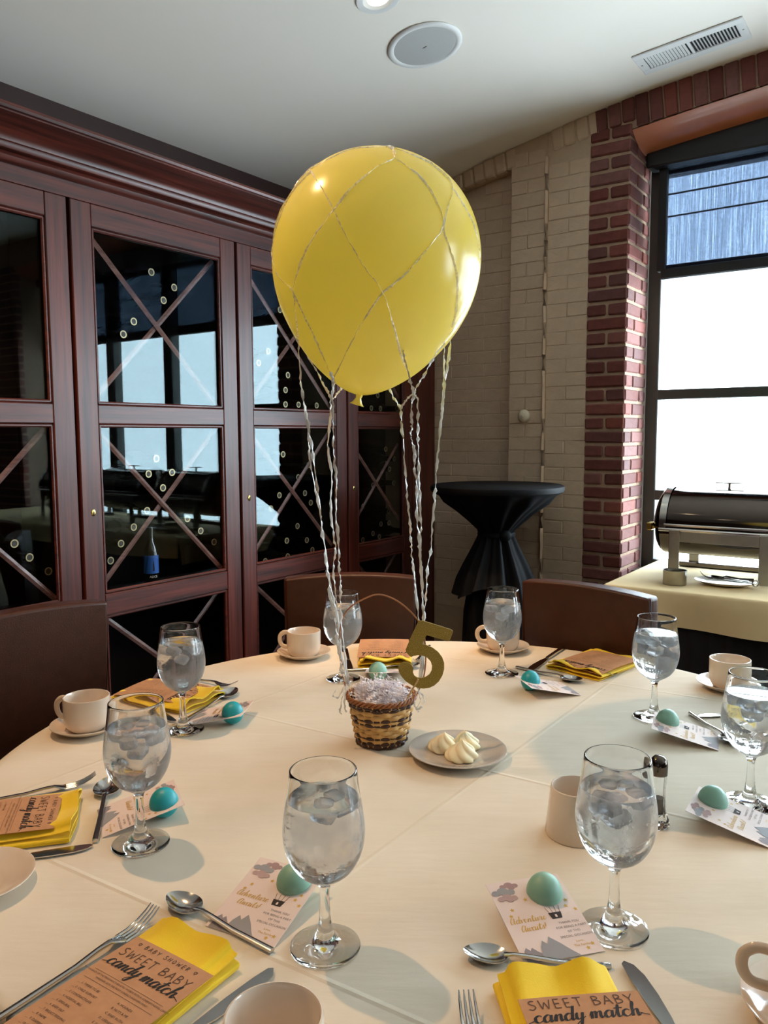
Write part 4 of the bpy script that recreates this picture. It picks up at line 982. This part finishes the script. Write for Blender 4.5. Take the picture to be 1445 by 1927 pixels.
favour((553, 1661), (499, 1607), (399, 1723), 'sage', 'sage green lip balm on the card closest to the clear front goblet', 'thank you card under the sage balm by the clear front goblet, foot below the teaspoon')
favour((1024, 1679), (908, 1681), (969, 1805), 'sage', 'sage green lip balm on the card between spoon and sugar caddy goblet', 'fully visible thank you card with sage balm above the level teaspoon')
favour((308.6, 1511), (339, 1516), (188, 1570), 'teal', 'turquoise lip balm beside the fogged goblet with the printed card', 'thank you card under the turquoise balm behind the fogged goblet stem')
favour((437.7, 1342), (493, 1325), (368, 1338), 'teal', 'turquoise lip balm near the dark goblet on the cabinet side', 'thank you card under the turquoise balm near the cabinet side teaspoon')
favour((711, 1264), (712, 1262), (716, 1222), 'mint', 'pale mint lip balm standing behind the wicker basket', 'thank you card in shadow under the pale mint balm behind the basket')
favour((998, 1281), (965, 1288), (1060, 1296), 'teal', 'turquoise lip balm in front of the buffet side chair', 'thank you card under the turquoise balm near the arched card')
favour((1256, 1357), (1244, 1363), (1375, 1399), 'sage', 'sage green lip balm touching the goblet before the buffet cloth', 'thank you card tilted from the sage balm toward the edge spoon')
favour((1341, 1507), (1292, 1542), (1445, 1606), 'sage', 'sage green lip balm beside the goblet at the photo edge', 'large thank you card tilted under the sage balm at the photo edge')

# ================================================================== GOBLETS
def goblet_mesh():
    outer = [(0, 0), (.030, 0), (.0405, .0008), (.0415, .002), (.040, .0035), (.028, .0055), (.016, .010), (.0105, .018), (.0075, .032), (.0060, .05), (.0056, .064), (.0066, .075), (.0105, .0815), (.020, .0875), (.032, .097), (.0415, .112), (.0465, .128), (.0480, .142), (.0470, .158), (.0440, .178), (.0408, .20), (.0394, .214), (.0390, .2165)]
    inner = [(.0381, .2172), (.0374, .2155), (.0388, .20), (.0421, .178), (.0452, .158), (.0462, .142), (.0447, .128), (.0398, .1135), (.0300, .0995), (.018, .0905), (.008, .0865), (0, .0860)]
    def dense(p, k=4): q = smoothpath([(a, b, 0) for a, b in p], k); return [(max(0, v.x), v.y) for v in q]
    return dense(outer, 3)+dense(inner, 3)
GP = goblet_mesh()
gm = MB().lathe(GP, 64).build('water_goblet', GOBLET); GD = gm.data; bpy.data.objects.remove(gm)
def water_mesh(zw):
    inner = [(0, .0858), (.0083, .0863), (.0184, .0903), (.0304, .0993), (.0402, .1133), (.0451, .128), (.0466, .142), (.0456, .158), (.0425, .178), (.0400, .192)]
    q = [p for p in smoothpath([(a, b, 0) for a, b in inner], 3) if p.y < zw]; r = q[-1].x
    return MB().lathe([(max(0, p.x), p.y) for p in q]+[(r, zw), (r-.003, zw-.0006), (0, zw-.0006)], 48)
def ice_mesh(seed):
    rnd = random.Random(seed); m = MB().box((-.0108, -.0098, -.009), (.0108, .0098, .009), .0038)
    m.v = [(x*(1+rnd.uniform(-.12, .12)), y*(1+rnd.uniform(-.12, .12)), z*(1+rnd.uniform(-.1, .1))) for x, y, z in m.v]; return m
ICES = []
for i in range(3): o = ice_mesh(i).build('ice_cube', ICE); ICES.append(o.data); bpy.data.objects.remove(o)
def goblet(px, label, zw=.183, ice=5, seed=0):
    p = at(*px); g = obj('water_goblet', GD); g.location = (p.x, p.y, TOP+.0003); tag(g, label, 'goblet', 'stemmed water goblets')
    o = water_mesh(zw).build('water', WATER, g); rnd = random.Random(seed); g.rotation_euler = (0, 0, rnd.uniform(0, 6))
    for i in range(ice):
        a = 6.283*i/max(1, ice-1)+rnd.uniform(-.4, .4); r = .022 if i < ice-1 else 0.0
        c = obj('ice_cube', ICES[i % 3], g); c.location = (r*math.cos(a), r*math.sin(a), zw-.0125-rnd.uniform(0, .006)-(.019 if i == ice-1 and ice > 3 else 0)); c.rotation_euler = (rnd.uniform(-.5, .5), rnd.uniform(-.5, .5), rnd.uniform(0, 3))
goblet((612, 1782), 'nearly full clear water goblet standing closest to the front coffee cup', .184, 2, 1)
goblet((1154, 1748), 'iced water goblet standing in front of the white sugar caddy', .180, 6, 2)
goblet((265, 1588), 'fogged iced water goblet standing before the turquoise balm and upright lying teaspoon', .181, 5, 3)
goblet((345, 1374), 'iced water goblet in front of the dark cabinet door, behind the handled cup', .186, 5, 4)
goblet((646, 1278), 'iced water goblet seen through the white ribbons beside the basket', .182, 4, 5)
goblet((944, 1268), 'iced water goblet standing in front of a cup, against the black cocktail table', .184, 4, 6)
goblet((1230, 1350), 'iced water goblet standing against the yellow buffet cloth, touching a sage balm', .184, 6, 7)
goblet((1410, 1512), 'iced water goblet at the photo edge before a plain cup', .186, 6, 8)

# ================================================================== CUPS, SAUCERS, PLATE, CADDY, SHAKER
cupP = [(0, .002), (.026, .002), (.030, 0), (.0335, .002), (.040, .008), (.0445, .018), (.0458, .03), (.0460, .066), (.0453, .0695), (.0435, .0698), (.0420, .067), (.0415, .03), (.039, .014), (.032, .008), (0, .007)]
cm = MB().lathe(cupP, 56).build('coffee_cup', CERAMIC); CUPD = cm.data; bpy.data.objects.remove(cm)
hp = smoothpath([(-.043, 0, .060), (-.058, 0, .060), (-.070, 0, .050), (-.071, 0, .034), (-.062, 0, .022), (-.041, 0, .020)], 6)
hm = MB().sweep(hp, .0062, .0042, 12, up=Vector((0, 1, 0))).build('handle', CERAMIC); HD = hm.data; bpy.data.objects.remove(hm)
sauP = [(0, .003), (.030, .003), (.033, .005), (.045, .007), (.060, .0125), (.071, .0185), (.0725, .0185), (.0725, .017), (.062, .0095), (.046, .0035), (.042, .0), (.036, .0), (0, .001)]
sm_ = MB().lathe(sauP, 64).build('saucer', CERAMIC); SAUD = sm_.data; bpy.data.objects.remove(sm_)
def cupset(p, hdir, clabel, slabel, cup=True):
    s_ = obj('saucer', SAUD); s_.location = (p.x, p.y, TOP+.0003); tag(s_, slabel, 'saucer', 'stoneware saucers')
    if cup:
        c = obj('coffee_cup', CUPD); c.location = (p.x, p.y, TOP+.0035); c.rotation_euler = (0, 0, R(hdir)); obj('handle', HD, c); tag(c, clabel, 'cup', 'stoneware coffee cups')
q = at(515, 1912, TOP+.072); cupset(q, 60, 'coffee cup cut off at the bottom, its open rim beside the dark knife blade', 'saucer out of sight under the cut off front coffee cup')
q = at(165, 1371, TOP+.004); cupset(q, -15, 'coffee cup with looped handle on its saucer before the cabinet side chair', 'saucer under the handled cup before the cabinet side chair')
q = at(572, 1233, TOP+.004); cupset(q, -18, 'small looking coffee cup on its saucer left of the ribbons, against the chair behind the basket'.replace('left of', 'beside'), 'saucer under the cup between the ribbons and the cabinet doors')
q = at(946, 1222, TOP+.004); cupset(q, -15, 'coffee cup hidden behind the goblet before the black cocktail table', 'saucer under the cup behind the goblet before the cocktail table')
q = at(1372, 1293, TOP+.004); cupset(q, -100, 'plain coffee cup before the black buffet skirt, behind the photo edge goblet', 'saucer under the plain cup before the black buffet skirt')
q = at(1537, 1914, TOP+.004); cupset(q, -25, 'coffee cup with only its handle showing at the bottom corner', 'saucer cut off in the bottom corner beside the pale knife')
q = at(-44, 1655, TOP+.012); cupset(q, 0, '', 'pale empty rim of a cropped saucer below the folded napkin knife', cup=False)
p = at(861, 1420, TOP+.004)
plate = MB().lathe([(0, .004), (.045, .004), (.055, .006), (.078, .0125), (.090, .0175), (.0915, .017), (.0915, .0155), (.070, .006), (.050, 0), (0, 0)], 72).build('dessert_plate', CERAMIC_P); plate.location = (p.x, p.y, TOP+.0003)
tag(plate, 'round pale dessert plate carrying three meringues beside the basket', 'plate')
def meringue(px, lab, sc_, seed, lean):
    q = at(*px, TOP+.005); m = MB(); rnd = random.Random(seed); ph = rnd.uniform(0, 6)
    prof = [(.003, 0), (.020, 0), (.0255, .004), (.0265, .009), (.0245, .015), (.020, .0205), (.0165, .0245), (.0120, .0285), (.0072, .0318), (.0032, .0343), (.0006, .0365)]
    pr = [(v.x, v.y) for v in smoothpath([(a, b, 0) for a, b in prof], 3)]
    def fn(r, z, a, j):
        tw = a+ph+z*46; k = .24*abs(math.sin(3*tw))-.12+.05*math.sin(2*a+seed); rr = r*(1+k); h = z/.04
        return rr*math.cos(a)+lean[0]*h*h*.008, rr*math.sin(a)+lean[1]*h*h*.008, z*(1+.04*math.sin(tw))
    o = m.lathe(pr, 84, fn=fn).build('meringue', MERINGUE); o.location = q-Vector((0, 0, .0008)); o.scale = (sc_,)*3; tag(o, lab, 'meringue', 'meringues on the dessert plate')
meringue((833, 1411), 'swirled cream meringue closest to the basket on the plate', .98, 3, (.6, -.3)); meringue((878, 1408), 'swirled cream meringue standing at the back of the plate', .95, 5, (-.3, .4)); meringue((868, 1428), 'swirled cream meringue in front of the other two on the plate', 1.0, 8, (.3, .2))
p = at(1083, 1568); cd_ = MB().lathe([(0, .0), (.044, 0), (.0455, .003), (.0385, .07), (.0378, .0735), (.0362, .0742), (.0350, .072), (.0415, .008), (0, .006)], 56).build('sugar_caddy', CERAMIC); cd_.location = (p.x, p.y, TOP+.0003); tag(cd_, 'white tapered stoneware sugar caddy behind the iced goblet', 'caddy')
sp2 = at(1236, 1553); sh = T('pepper_shaker', 'slender glass pepper shaker with dark metal top behind the iced goblet', 'shaker', (sp2.x, sp2.y, TOP+.0003))
MB().lathe([(0, .002), (.017, 0), (.0185, .003), (.018, .010), (.0125, .025), (.011, .05), (.0125, .078), (.0125, .088), (.0105, .088), (.0105, .078), (.0095, .05), (.0105, .02), (0, .012)], 12).build('shaker_body', CLEAR, sh, False)
MB().lathe([(0, .0135), (.0098, .021), (.0088, .045), (0, .045)], 12).build('pepper', P('ground_pepper', rgb(70, 60, 52), .9, var=.4, vscale=900), sh)
MB().lathe([(.0135, .082), (.0138, .096), (.0125, .104), (.007, .110), (0, .111)], 24).build('shaker_top', MIRROR, sh)

# ================================================================== BASKET
BX, BY = -.007, 1.508
bk = T('wicker_basket', 'small two-tone wicker basket with wire handle under the balloon', 'basket', (BX, BY, TOP+.0003))
BR = lambda z: .0475+.0175*(max(0, z)/.1)**.85
MB().lathe([(0, .002), (.044, .0), (.0475, .003), (.0475, .008), (0, .008)], 40).build('base', WICKERR, bk)
NS = 22
for i in range(NS):
    a = 2*math.pi*(i+.5)/NS; pth = [((BR(z)-.0002)*math.cos(a), (BR(z)-.0002)*math.sin(a), z) for z in (.004, .03, .06, .098)]
    MB().sweep(pth, .0030, .0009, 6, up=Vector((math.cos(a), math.sin(a), 0))).build('stake', WICKER, bk)
rows = [(.0065, .0035, 1), (.0125, .0030, 1), (.0180, .0028, 0), (.0232, .0026, 1), (.0290, .0035, 0), (.0365, .0035, 0), (.0440, .0035, 0), (.0505, .0026, 1), (.0550, .0022, 0), (.0595, .0026, 1), (.0660, .0038, 0), (.0740, .0036, 0), (.0800, .0026, 1), (.0848, .0022, 1)]
for ri, (z, h, dk) in enumerate(rows):
    n = NS*6; pth = []
    for i in range(n+1): a = 2*math.pi*i/n; r = BR(z)+.0021*math.cos(a*NS/2+math.pi*(ri % 2)); pth.append((r*math.cos(a), r*math.sin(a), z+.0006*math.sin(a*5+ri)))
    h *= 1.22
    v = []; f = []
    for x, y, zz in pth[:-1]:
        for dr, dz in ((-.0008, -h), (.0007, -h*.7), (.0011, 0), (.0007, h*.7), (-.0008, h)): k = 1+dr/math.hypot(x, y); v.append((x*k, y*k, zz+dz))
    for i in range(n):
        k = (i+1) % n
        for j in range(5): q = (j+1) % 5; f.append((i*5+j, k*5+j, k*5+q, i*5+q))
    MB().add(v, f).build('weave_band', WICKERD if dk else WICKER, bk)
for ph in range(3):
    pth = [((BR(.095)+.002+.0032*math.cos(a*14+ph*2.094))*math.cos(a), (BR(.095)+.002+.0032*math.cos(a*14+ph*2.094))*math.sin(a),   .093+.0032*math.sin(a*14+ph*2.094)) for a in [2*math.pi*i/160 for i in range(161)]]
    MB().sweep(pth, .0021, .0021, 6, caps=False).build('rim_strand', WICKERR, bk)
hpx = [(656, 1322), (652, 1300), (643, 1262), (639, 1215), (642, 1172), (658, 1144), (690, 1125), (714, 1119), (742, 1128), (768, 1147), (789, 1172), (799, 1205), (801, 1240), (797, 1275), (785, 1306)]
hpts = [aty(x, y, BY-.004+.006*math.sin(i)) for i, (x, y) in enumerate(hpx)]
MB().sweep([p-Vector((BX, BY, TOP)) for p in smoothpath(hpts, 5)], .0015, .0015, 8).build('wire_handle', P('copper_wire', rgb(170, 118, 84), .3, .7), bk)
m = MB(); rnd = random.Random(11)
for i in range(330):
    a = rnd.uniform(0, 6.283); r = .056*math.sqrt(rnd.random()); out = i % 9 == 0
    c = Vector((r*math.cos(a), r*math.sin(a), .090+.020*(1-(r/.058)**2)+rnd.uniform(-.006, .006)+(.010 if out else 0)))
    d = Vector((rnd.uniform(-1, 1), rnd.uniform(-1, 1), rnd.uniform(-.45, .7 if not out else 1.6))).normalized(); sd = d.cross(Vector((rnd.random(), rnd.random(), 1))).normalized()
    L = rnd.uniform(.018, .036); cv = d.cross(sd)*rnd.uniform(-.006, .006); pth = [c+d*(L*(k/9-.5))+sd*(.0030*(1 if k % 2 else -1))+cv*math.sin(k*.7) for k in range(10)]
    m.sweep(pth, .0015, .00015, 4, up=Vector((rnd.uniform(-1, 1), rnd.uniform(-1, 1), 1)).normalized(), caps=False)
m.lathe([(0, .086), (.03, .085), (.055, .078), (.058, .074), (0, .07)], 32)
o = m.build('paper_shred', SHRED, None, False, fix=False); o.location = (BX, BY, TOP); tag(o, 'lilac white crinkled paper shred filling the wicker basket', 'paper filler', kind='stuff')
# gold five
five = [(1060, 62), (1090, 64), (1268, 120), (1278, 128), (1279, 140), (1262, 188), (1248, 194), (1110, 156), (1082, 214), (1112, 222), (1150, 238), (1185, 264), (1210, 298), (1224, 335), (1224, 375), (1212, 418), (1190, 455), (1160, 482), (1128, 497), (1090, 502), (1055, 498), (1015, 481), (975, 455), (948, 425), (931, 395), (926, 370), (932, 350), (946, 336), (968, 330), (994, 335), (1014, 350), (1025, 372), (1022, 398), (1030, 418), (1050, 431), (1078, 434), (1105, 427), (1128, 411), (1143, 385), (1146, 356), (1136, 325), (1112, 300), (1082, 288), (1052, 286), (1028, 290), (1008, 298), (978, 268), (975, 250), (1000, 190)]
fp = [aty(480+x/3.4405, 1150+y/3.4405, 1.463) for x, y in five]; fo = Vector((.09, 1.463, .865))
fv = T('table_number', 'gold glitter number five on a stick standing in the wicker basket', 'table number', fo)
m = MB(); n = len(fp); v = [tuple(p-fo) for p in fp]+[tuple(p-fo+Vector((0, .0035, 0))) for p in fp]
m.add(v, [tuple(range(n)), tuple(range(n, 2*n))[::-1]]+[(i, (i+1) % n, n+(i+1) % n, n+i) for i in range(n)])
m.build('number_plate', GLITTER, fv, False)
a = aty(787, 1278, 1.461); b = Vector((.036, 1.475, .845))
MB().sweep([a-fo, b-fo], .0018, .0018, 8).build('pick_stick', PALEW, fv)

# ================================================================== BALLOON AND RIBBON NET
K0 = aty(676, 744, BY); K1 = aty(735, 287, BY); AX = (K1-K0); BL_ = AX.length; AX.normalize()
rot = Vector((0, 0, 1)).rotation_difference(AX).to_matrix().to_4x4(); BM = Matrix.Translation(K0) @ rot
BRAD = .1925
bp = [(0.0, 0), (.008, .10), (.025, .20), (.06, .345), (.12, .52), (.2, .685), (.3, .84), (.4, .94), (.48, .985), (.56, 1.0), (.64, .985), (.72, .935), (.8, .845), (.87, .72), (.93, .55), (.97, .36), (.992, .18), (1.0, 0.0)]
bpr = [(max(0, v.x)*BRAD, v.y*BL_) for v in smoothpath([(r, u, 0) for u, r in bp], 5)]
bal = T('balloon', 'big round yellow latex balloon hanging over the wicker basket', 'balloon', K0)
m = MB(); m.lathe(bpr, 96, 0, rot); m.build('latex_body', LATEX, bal)
bverts = [(Matrix.Translation(K0) @ Vector(p)) for p in m.v]; bvh = BVHTree.FromPolygons(bverts, m.f)
m = MB(); kd = (aty(671, 762, BY)-K0)
kr = Vector((0, 0, -1)).rotation_difference(kd.normalized()).to_matrix().to_4x4()
m.lathe([(.006, .004), (.0055, -.002), (.0045, -.005), (.0060, -.009), (.0085, -.014), (.0115, -.0175), (.0125, -.0185), (.0108, -.0185), (.006, -.013)], 28, 0, kr, fn=lambda r, z, a, j: (r*(1+.16*math.sin(a*5))*math.cos(a), r*(1+.16*math.sin(a*5))*math.sin(a), z)); m.build('knotted_neck', LATEX, bal)
ZS = 3.1413
def zb(x, y): return (480+x/ZS, 240+y/ZS)
def onball(x, y):
    d = ray(x, y).normalized(); h = bvh.ray_cast(Vector((0, 0, EYE)), d)
    if h[0] is not None: return h[0]+h[1]*.0012 if h[1].dot(d) < 0 else h[0]-h[1]*.0012
    p = aty(x, y, BY); n_ = bvh.find_nearest(p); return n_[0]+(p-n_[0]).normalized()*.0015
def ribbon(m, pts, wd, th=.0005, twist=1.0, k=6, seed=0):
    rnd = random.Random(seed); path = smoothpath(pts, k); n = len(path); v = []; f = []; ang = rnd.uniform(0, 3)
    for i, p in enumerate(path):
        t = (path[min(i+1, n-1)]-path[max(i-1, 0)]).normalized(); ang += rnd.uniform(-.9, 1.1)*twist
        a = t.cross(Vector((0, 1, .2))).normalized(); b = t.cross(a); w_ = wd*1.6*rnd.uniform(.6, 1.15)
        sd = a*math.cos(ang)+b*math.sin(ang)*.7; nn = b*math.cos(ang)-a*math.sin(ang)
        wd_ = wd; jit = a*rnd.uniform(-.0012, .0012)*twist
        v += [p+jit+sd*w_*.5, p+jit+nn*th+sd*w_*.1, p+jit-sd*w_*.5, p+jit-nn*th]
    for i in range(n-1):
        for j in range(4): q = (j+1) % 4; f.append((i*4+j, i*4+q, (i+1)*4+q, (i+1)*4+j))
    m.add(v, f)
net = T('ribbon_net', 'pearly white ribbon net wrapped round the balloon and tied to the basket', 'ribbon', K0)
lines = [[(805, 112), (825, 180), (720, 235), (560, 370), (465, 490), (340, 660), (262, 830), (225, 965)], [(800, 112), (560, 135), (345, 240), (335, 265), (410, 385), (465, 490), (550, 660), (650, 830), (755, 975), (820, 1180), (870, 1370), (905, 1450)],
 [(815, 112), (830, 185), (960, 280), (1060, 420), (1110, 580), (980, 760), (860, 890), (755, 975), (680, 1080), (585, 1240), (465, 1480)], [(830, 125), (1000, 195), (1090, 260), (1165, 360), (1110, 580), (1150, 720), (1190, 880), (1185, 1080), (1160, 1180)],
 [(335, 262), (240, 360), (165, 490), (108, 680), (110, 800), (150, 890), (225, 965), (240, 1080), (258, 1240)], [(225, 965), (330, 1190), (400, 1340), (445, 1450), (458, 1488)], [(1165, 360), (1230, 460), (1290, 580), (1322, 720), (1318, 830), (1275, 1010), (1180, 1170), (1110, 1275)]]
for i, ln_ in enumerate(lines):
    m = MB(); pts = smoothpath([(*zb(*q), 0) for q in ln_], 4); ribbon(m, [onball(p.x, p.y)-K0 for p in pts], .0026, twist=.5, k=2, seed=i); m.build('net_strand', SHEER, net, False, fix=False)
for i in range(6):                                   # far side of the net
    a0 = R(60+i*24); m = MB(); pts = []
    for k in range(13):
        u = .97-.8*k/12; rr = 0
        for (r1, z1), (r2, z2) in zip(bpr, bpr[1:]):
            if z1 <= u*BL_ <= z2: rr = r1+(r2-r1)*(u*BL_-z1)/max(1e-6, z2-z1)
        a = a0+(.42 if i % 2 else -.42)*math.sin(k*math.pi/6); pts.append((rot @ Vector(((rr+.001)*math.cos(a), (rr+.001)*math.sin(a), u*BL_))))
    ribbon(m, pts, .0026, twist=.5, k=3, seed=40+i); m.build('net_strand', SHEER, net, False, fix=False)
z3 = lambda x, y: (420+x/2.919, 580+y/2.919)
HL, HR_ = hpts[2], hpts[-2]
def hang(pts, y0, seed, wd=.0042, y1=None):
    n = len(pts); P_ = [aty(*z3(*q), y0+((y1 or BY)-y0)*(i/(n-1))) for i, q in enumerate(pts)]
    m = MB(); ribbon(m, [p-K0 for p in P_], wd, k=7, seed=seed, th=.0007); m.build('hanging_strand', RIBBON, net, False, fix=False)
hang([(402, 150), (416, 240), (430, 440), (452, 560), (480, 730), (505, 900), (533, 1110), (548, 1250), (570, 1420), (585, 1560), (608, 1680), (625, 1800), (640, 1927), (655, 2010), (688, 2075)], 1.45, 1, .005)
hang([(430, 450), (455, 600), (470, 740), (478, 850), (520, 1060), (545, 1200), (560, 1330), (590, 1520), (625, 1700), (650, 1900), (685, 2060)], 1.47, 2, .003)
hang([(440, 215), (500, 320), (550, 420), (585, 490), (590, 560), (583, 660), (575, 770), (595, 900), (592, 1100), (605, 1250), (618, 1330), (605, 1430), (615, 1540), (632, 1700), (645, 1850), (690, 2070)], 1.60, 3, .0036)
hang([(590, 350), (603, 410), (598, 480), (605, 620), (605, 780), (622, 950), (620, 1130), (632, 1290), (636, 1420), (645, 1530), (645, 1640), (655, 1800), (690, 2080)], 1.40, 4, .0042)
hang([(655, 435), (620, 478), (600, 500)], 1.62, 5, .003, 1.6)
hang([(905, 432), (935, 490), (972, 550), (980, 640), (990, 760), (1000, 890), (1008, 1010), (1022, 1150), (1030, 1260), (1035, 1350), (1050, 1460), (1062, 1600), (1080, 1760), (1092, 1900), (1075, 2080)], 1.60, 6, .004)
hang([(1050, 462), (1010, 500), (990, 525), (975, 552)], 1.45, 7, .003, 1.58)
hang([(980, 190), (1000, 290), (1022, 390), (1045, 460), (1035, 540), (1036, 640), (1030, 700), (1048, 770), (1050, 880), (1064, 980), (1062, 1120), (1075, 1260), (1086, 1400), (1092, 1560), (1098, 1720), (1095, 1900), (1070, 2080)], 1.40, 8, .0042)
hang([(1215, 180), (1140, 300), (1090, 390), (1048, 460), (1066, 500), (1070, 620), (1070, 760), (1075, 900), (1078, 1060), (1085, 1200), (1080, 1330), (1090, 1500), (1100, 1700), (1100, 1880), (1085, 2070)], 1.47, 9, .0045)
hang([(1250, 150), (1236, 280), (1215, 420), (1205, 540), (1190, 690), (1175, 840), (1165, 960), (1160, 1060), (1148, 1200), (1140, 1320), (1122, 1440), (1112, 1580), (1102, 1720), (1100, 1850), (1090, 2060)], 1.56, 10, .0042)
hang([(1215, 200), (1214, 330), (1208, 420), (1200, 560)], 1.60, 11, .0028, 1.56)
for i, q in enumerate((((650, 1288), (645, 1310), (640, 1335), (643, 1345)), ((648, 1290), (636, 1312), (626, 1308), (632, 1298)), ((652, 1290), (648, 1325), (652, 1340)), ((786, 1290), (790, 1320), (783, 1335), (795, 1330)), ((786, 1295), (799, 1315), (796, 1325)), ((785, 1300), (780, 1325), (788, 1340)))):
    m = MB(); ribbon(m, [aty(*p, BY-.03)-K0 for p in q], .0026, seed=60+i, k=6); m.build('ribbon_tail', RIBBON, net, False, fix=False)
m = MB(); ribbon(m, [onball(*zb(780, 118))-K0, onball(*zb(790, 100))-K0+Vector((0, 0, .004)), onball(*zb(812, 104))-K0+Vector((0, 0, .005)), onball(*zb(822, 125))-K0, onball(*zb(790, 122))-K0], .005, seed=77, k=6); m.build('top_knot', RIBBON, net, False, fix=False)

# ================================================================== CEILING AND WALL FITTINGS
def on_ceiling(o, s, t, sink=0.0):
    z = ceil_z(s); a = math.atan(ceil_slope(s))
    o.matrix_world = Matrix.Translation(st(s, t, z-sink)) @ Matrix.Rotation(YAW, 4, 'Z') @ Matrix.Rotation(-a, 4, 'Y')
def ceil_at(x, y):
    d = ray(x, y); lo, hi = .5, 8.0
    for _ in range(60):
        k = (lo+hi)/2; p = Vector((0, 0, EYE))+d*k; s = CO*p.x+SI*p.y
        if p.z < ceil_z(max(-2.9, min(6.3, s))): lo = k
        else: hi = k
    p = Vector((0, 0, EYE))+d*lo; return CO*p.x+SI*p.y, -SI*p.x+CO*p.y
s_, t_ = ceil_at(799, 85)
spk = T('ceiling_speaker', 'round white speaker with grey mesh grille in the ceiling', 'speaker'); on_ceiling(spk, s_, t_)
MB().lathe([(.118, .0), (.142, .0), (.143, -.004), (.138, -.008), (.124, -.009), (.118, -.005)], 72, closed=True).build('trim_ring', WHITEPL, spk)
MB().lathe([(0, -.0075), (.08, -.0072), (.120, -.006), (.122, -.002), (0, -.002)], 72).build('grille', MESHG, spk)
MB().box((-.009, -.002, -.0088), (.009, .002, -.0070), .0005).build('badge', BRUSHED, spk, False)
def downlight(s, t, label, energy, spot_deg=88):
    L = T('downlight', label, 'ceiling light', group='recessed ceiling lights'); on_ceiling(L, s, t)
    MB().lathe([(.052, -.004), (.058, -.005), (.075, -.005), (.078, -.002), (.078, .0), (.052, .0)], 48, closed=True).build('trim_ring', WHITEPL, L)
    MB().lathe([(.053, -.0045), (.046, -.0015), (.036, -.0012)], 40).build('reflector', WHITEPL, L)
    MB().lathe([(0, -.0042), (.030, -.0036), (.038, -.0012), (0, -.0008)], 32).build('lamp', GLOW, L)
    d = bpy.data.lights.new('downlight_beam', 'SPOT'); d.energy = energy; d.color = (1.0, .59, .29); d.spot_size = R(spot_deg); d.spot_blend = .55; d.shadow_soft_size = .022
    o = bpy.data.objects.new('downlight_beam', d); COL.objects.link(o); o.location = st(s, t, ceil_z(s)-.03); o.rotation_euler = (0, 0, 0); return L
downlight(-1.66, .80, 'recessed ceiling light beyond the frame that warms the table', 60, 110)
downlight(-1.66, -.70, 'added fill light behind the camera, unseen, in line with the ceiling lights', 14, 120)  # lamp added out of view for warm fill over the table
s2, t2 = ceil_at(711, -3)
downlight(s2, t2, 'lit recessed ceiling light above the speaker at the top edge', 85, 56)
va, vb = Vector(ceil_at(1208, 118)), Vector(ceil_at(1398, 55)); vc = (va+vb)/2
vt = T('air_vent', 'long white louvred air vent in the ceiling near the brick arch', 'vent'); on_ceiling(vt, vc.x, vc.y); VL, VW = .215, .098
m = MB(); m.box((-VL, -VW, -.008), (VL, -VW+.045, 0), .003).box((-VL, VW-.045, -.008), (VL, VW, 0), .003).box((-VL, -VW+.04, -.008), (-VL+.035, VW-.04, 0), .003).box((VL-.035, -VW+.04, -.008), (VL, VW-.04, 0), .003).box((-.006, -VW+.04, -.007), (.006, VW-.04, 0), .001)
m.build('vent_frame', WHITEPL, vt, False); MB().box((-VL+.03, -VW+.04, -.0012), (VL-.03, VW-.04, -.0002)).build('duct_shade_sheet', DARKH, vt, False)  # flat dark sheet stands in for the shade inside the duct
NB = 13
for bank, sg in ((-1, 1), (1, -1)):
    for i in range(NB):
        x = bank*(.012+(i+.5)*(VL-.05)/NB); M = Matrix.Translation((x, 0, -.0050)) @ Matrix.Rotation(R(-38)*sg, 4, 'Y')
        MB().box((-.0048, -VW+.043, -.0005), (.0048, VW-.043, .0005), 0, 0, M).build('louvre', WHITEPL, vt, False)
for sx in (-1, 1): MB().lathe([(0, -.0095), (.004, -.009), (.0045, -.0078), (0, -.0078)], 12, 0, Matrix.Translation((sx*(VL-.016), 0, 0))).build('screw', BRUSHED, vt)
kb = T('wall_button', 'small round cream fitting on the painted brick pilaster', 'wall fitting', st(-1.785, TW-.004, 1.454), YAW)
MB().lathe([(0, .0), (.033, 0), (.034, .004), (.031, .010), (.024, .020), (.012, .026), (0, .0275)], 32, 0, Matrix.Rotation(R(90), 4, 'X')).build('dome', CREAMPL, kb)
MB().lathe([(0, 0), (.007, .0), (.006, .004), (0, .005)], 20, 0, Matrix.Translation((0, -.0265, 0)) @ Matrix.Rotation(R(90), 4, 'X')).build('button', CERAMIC, kb)
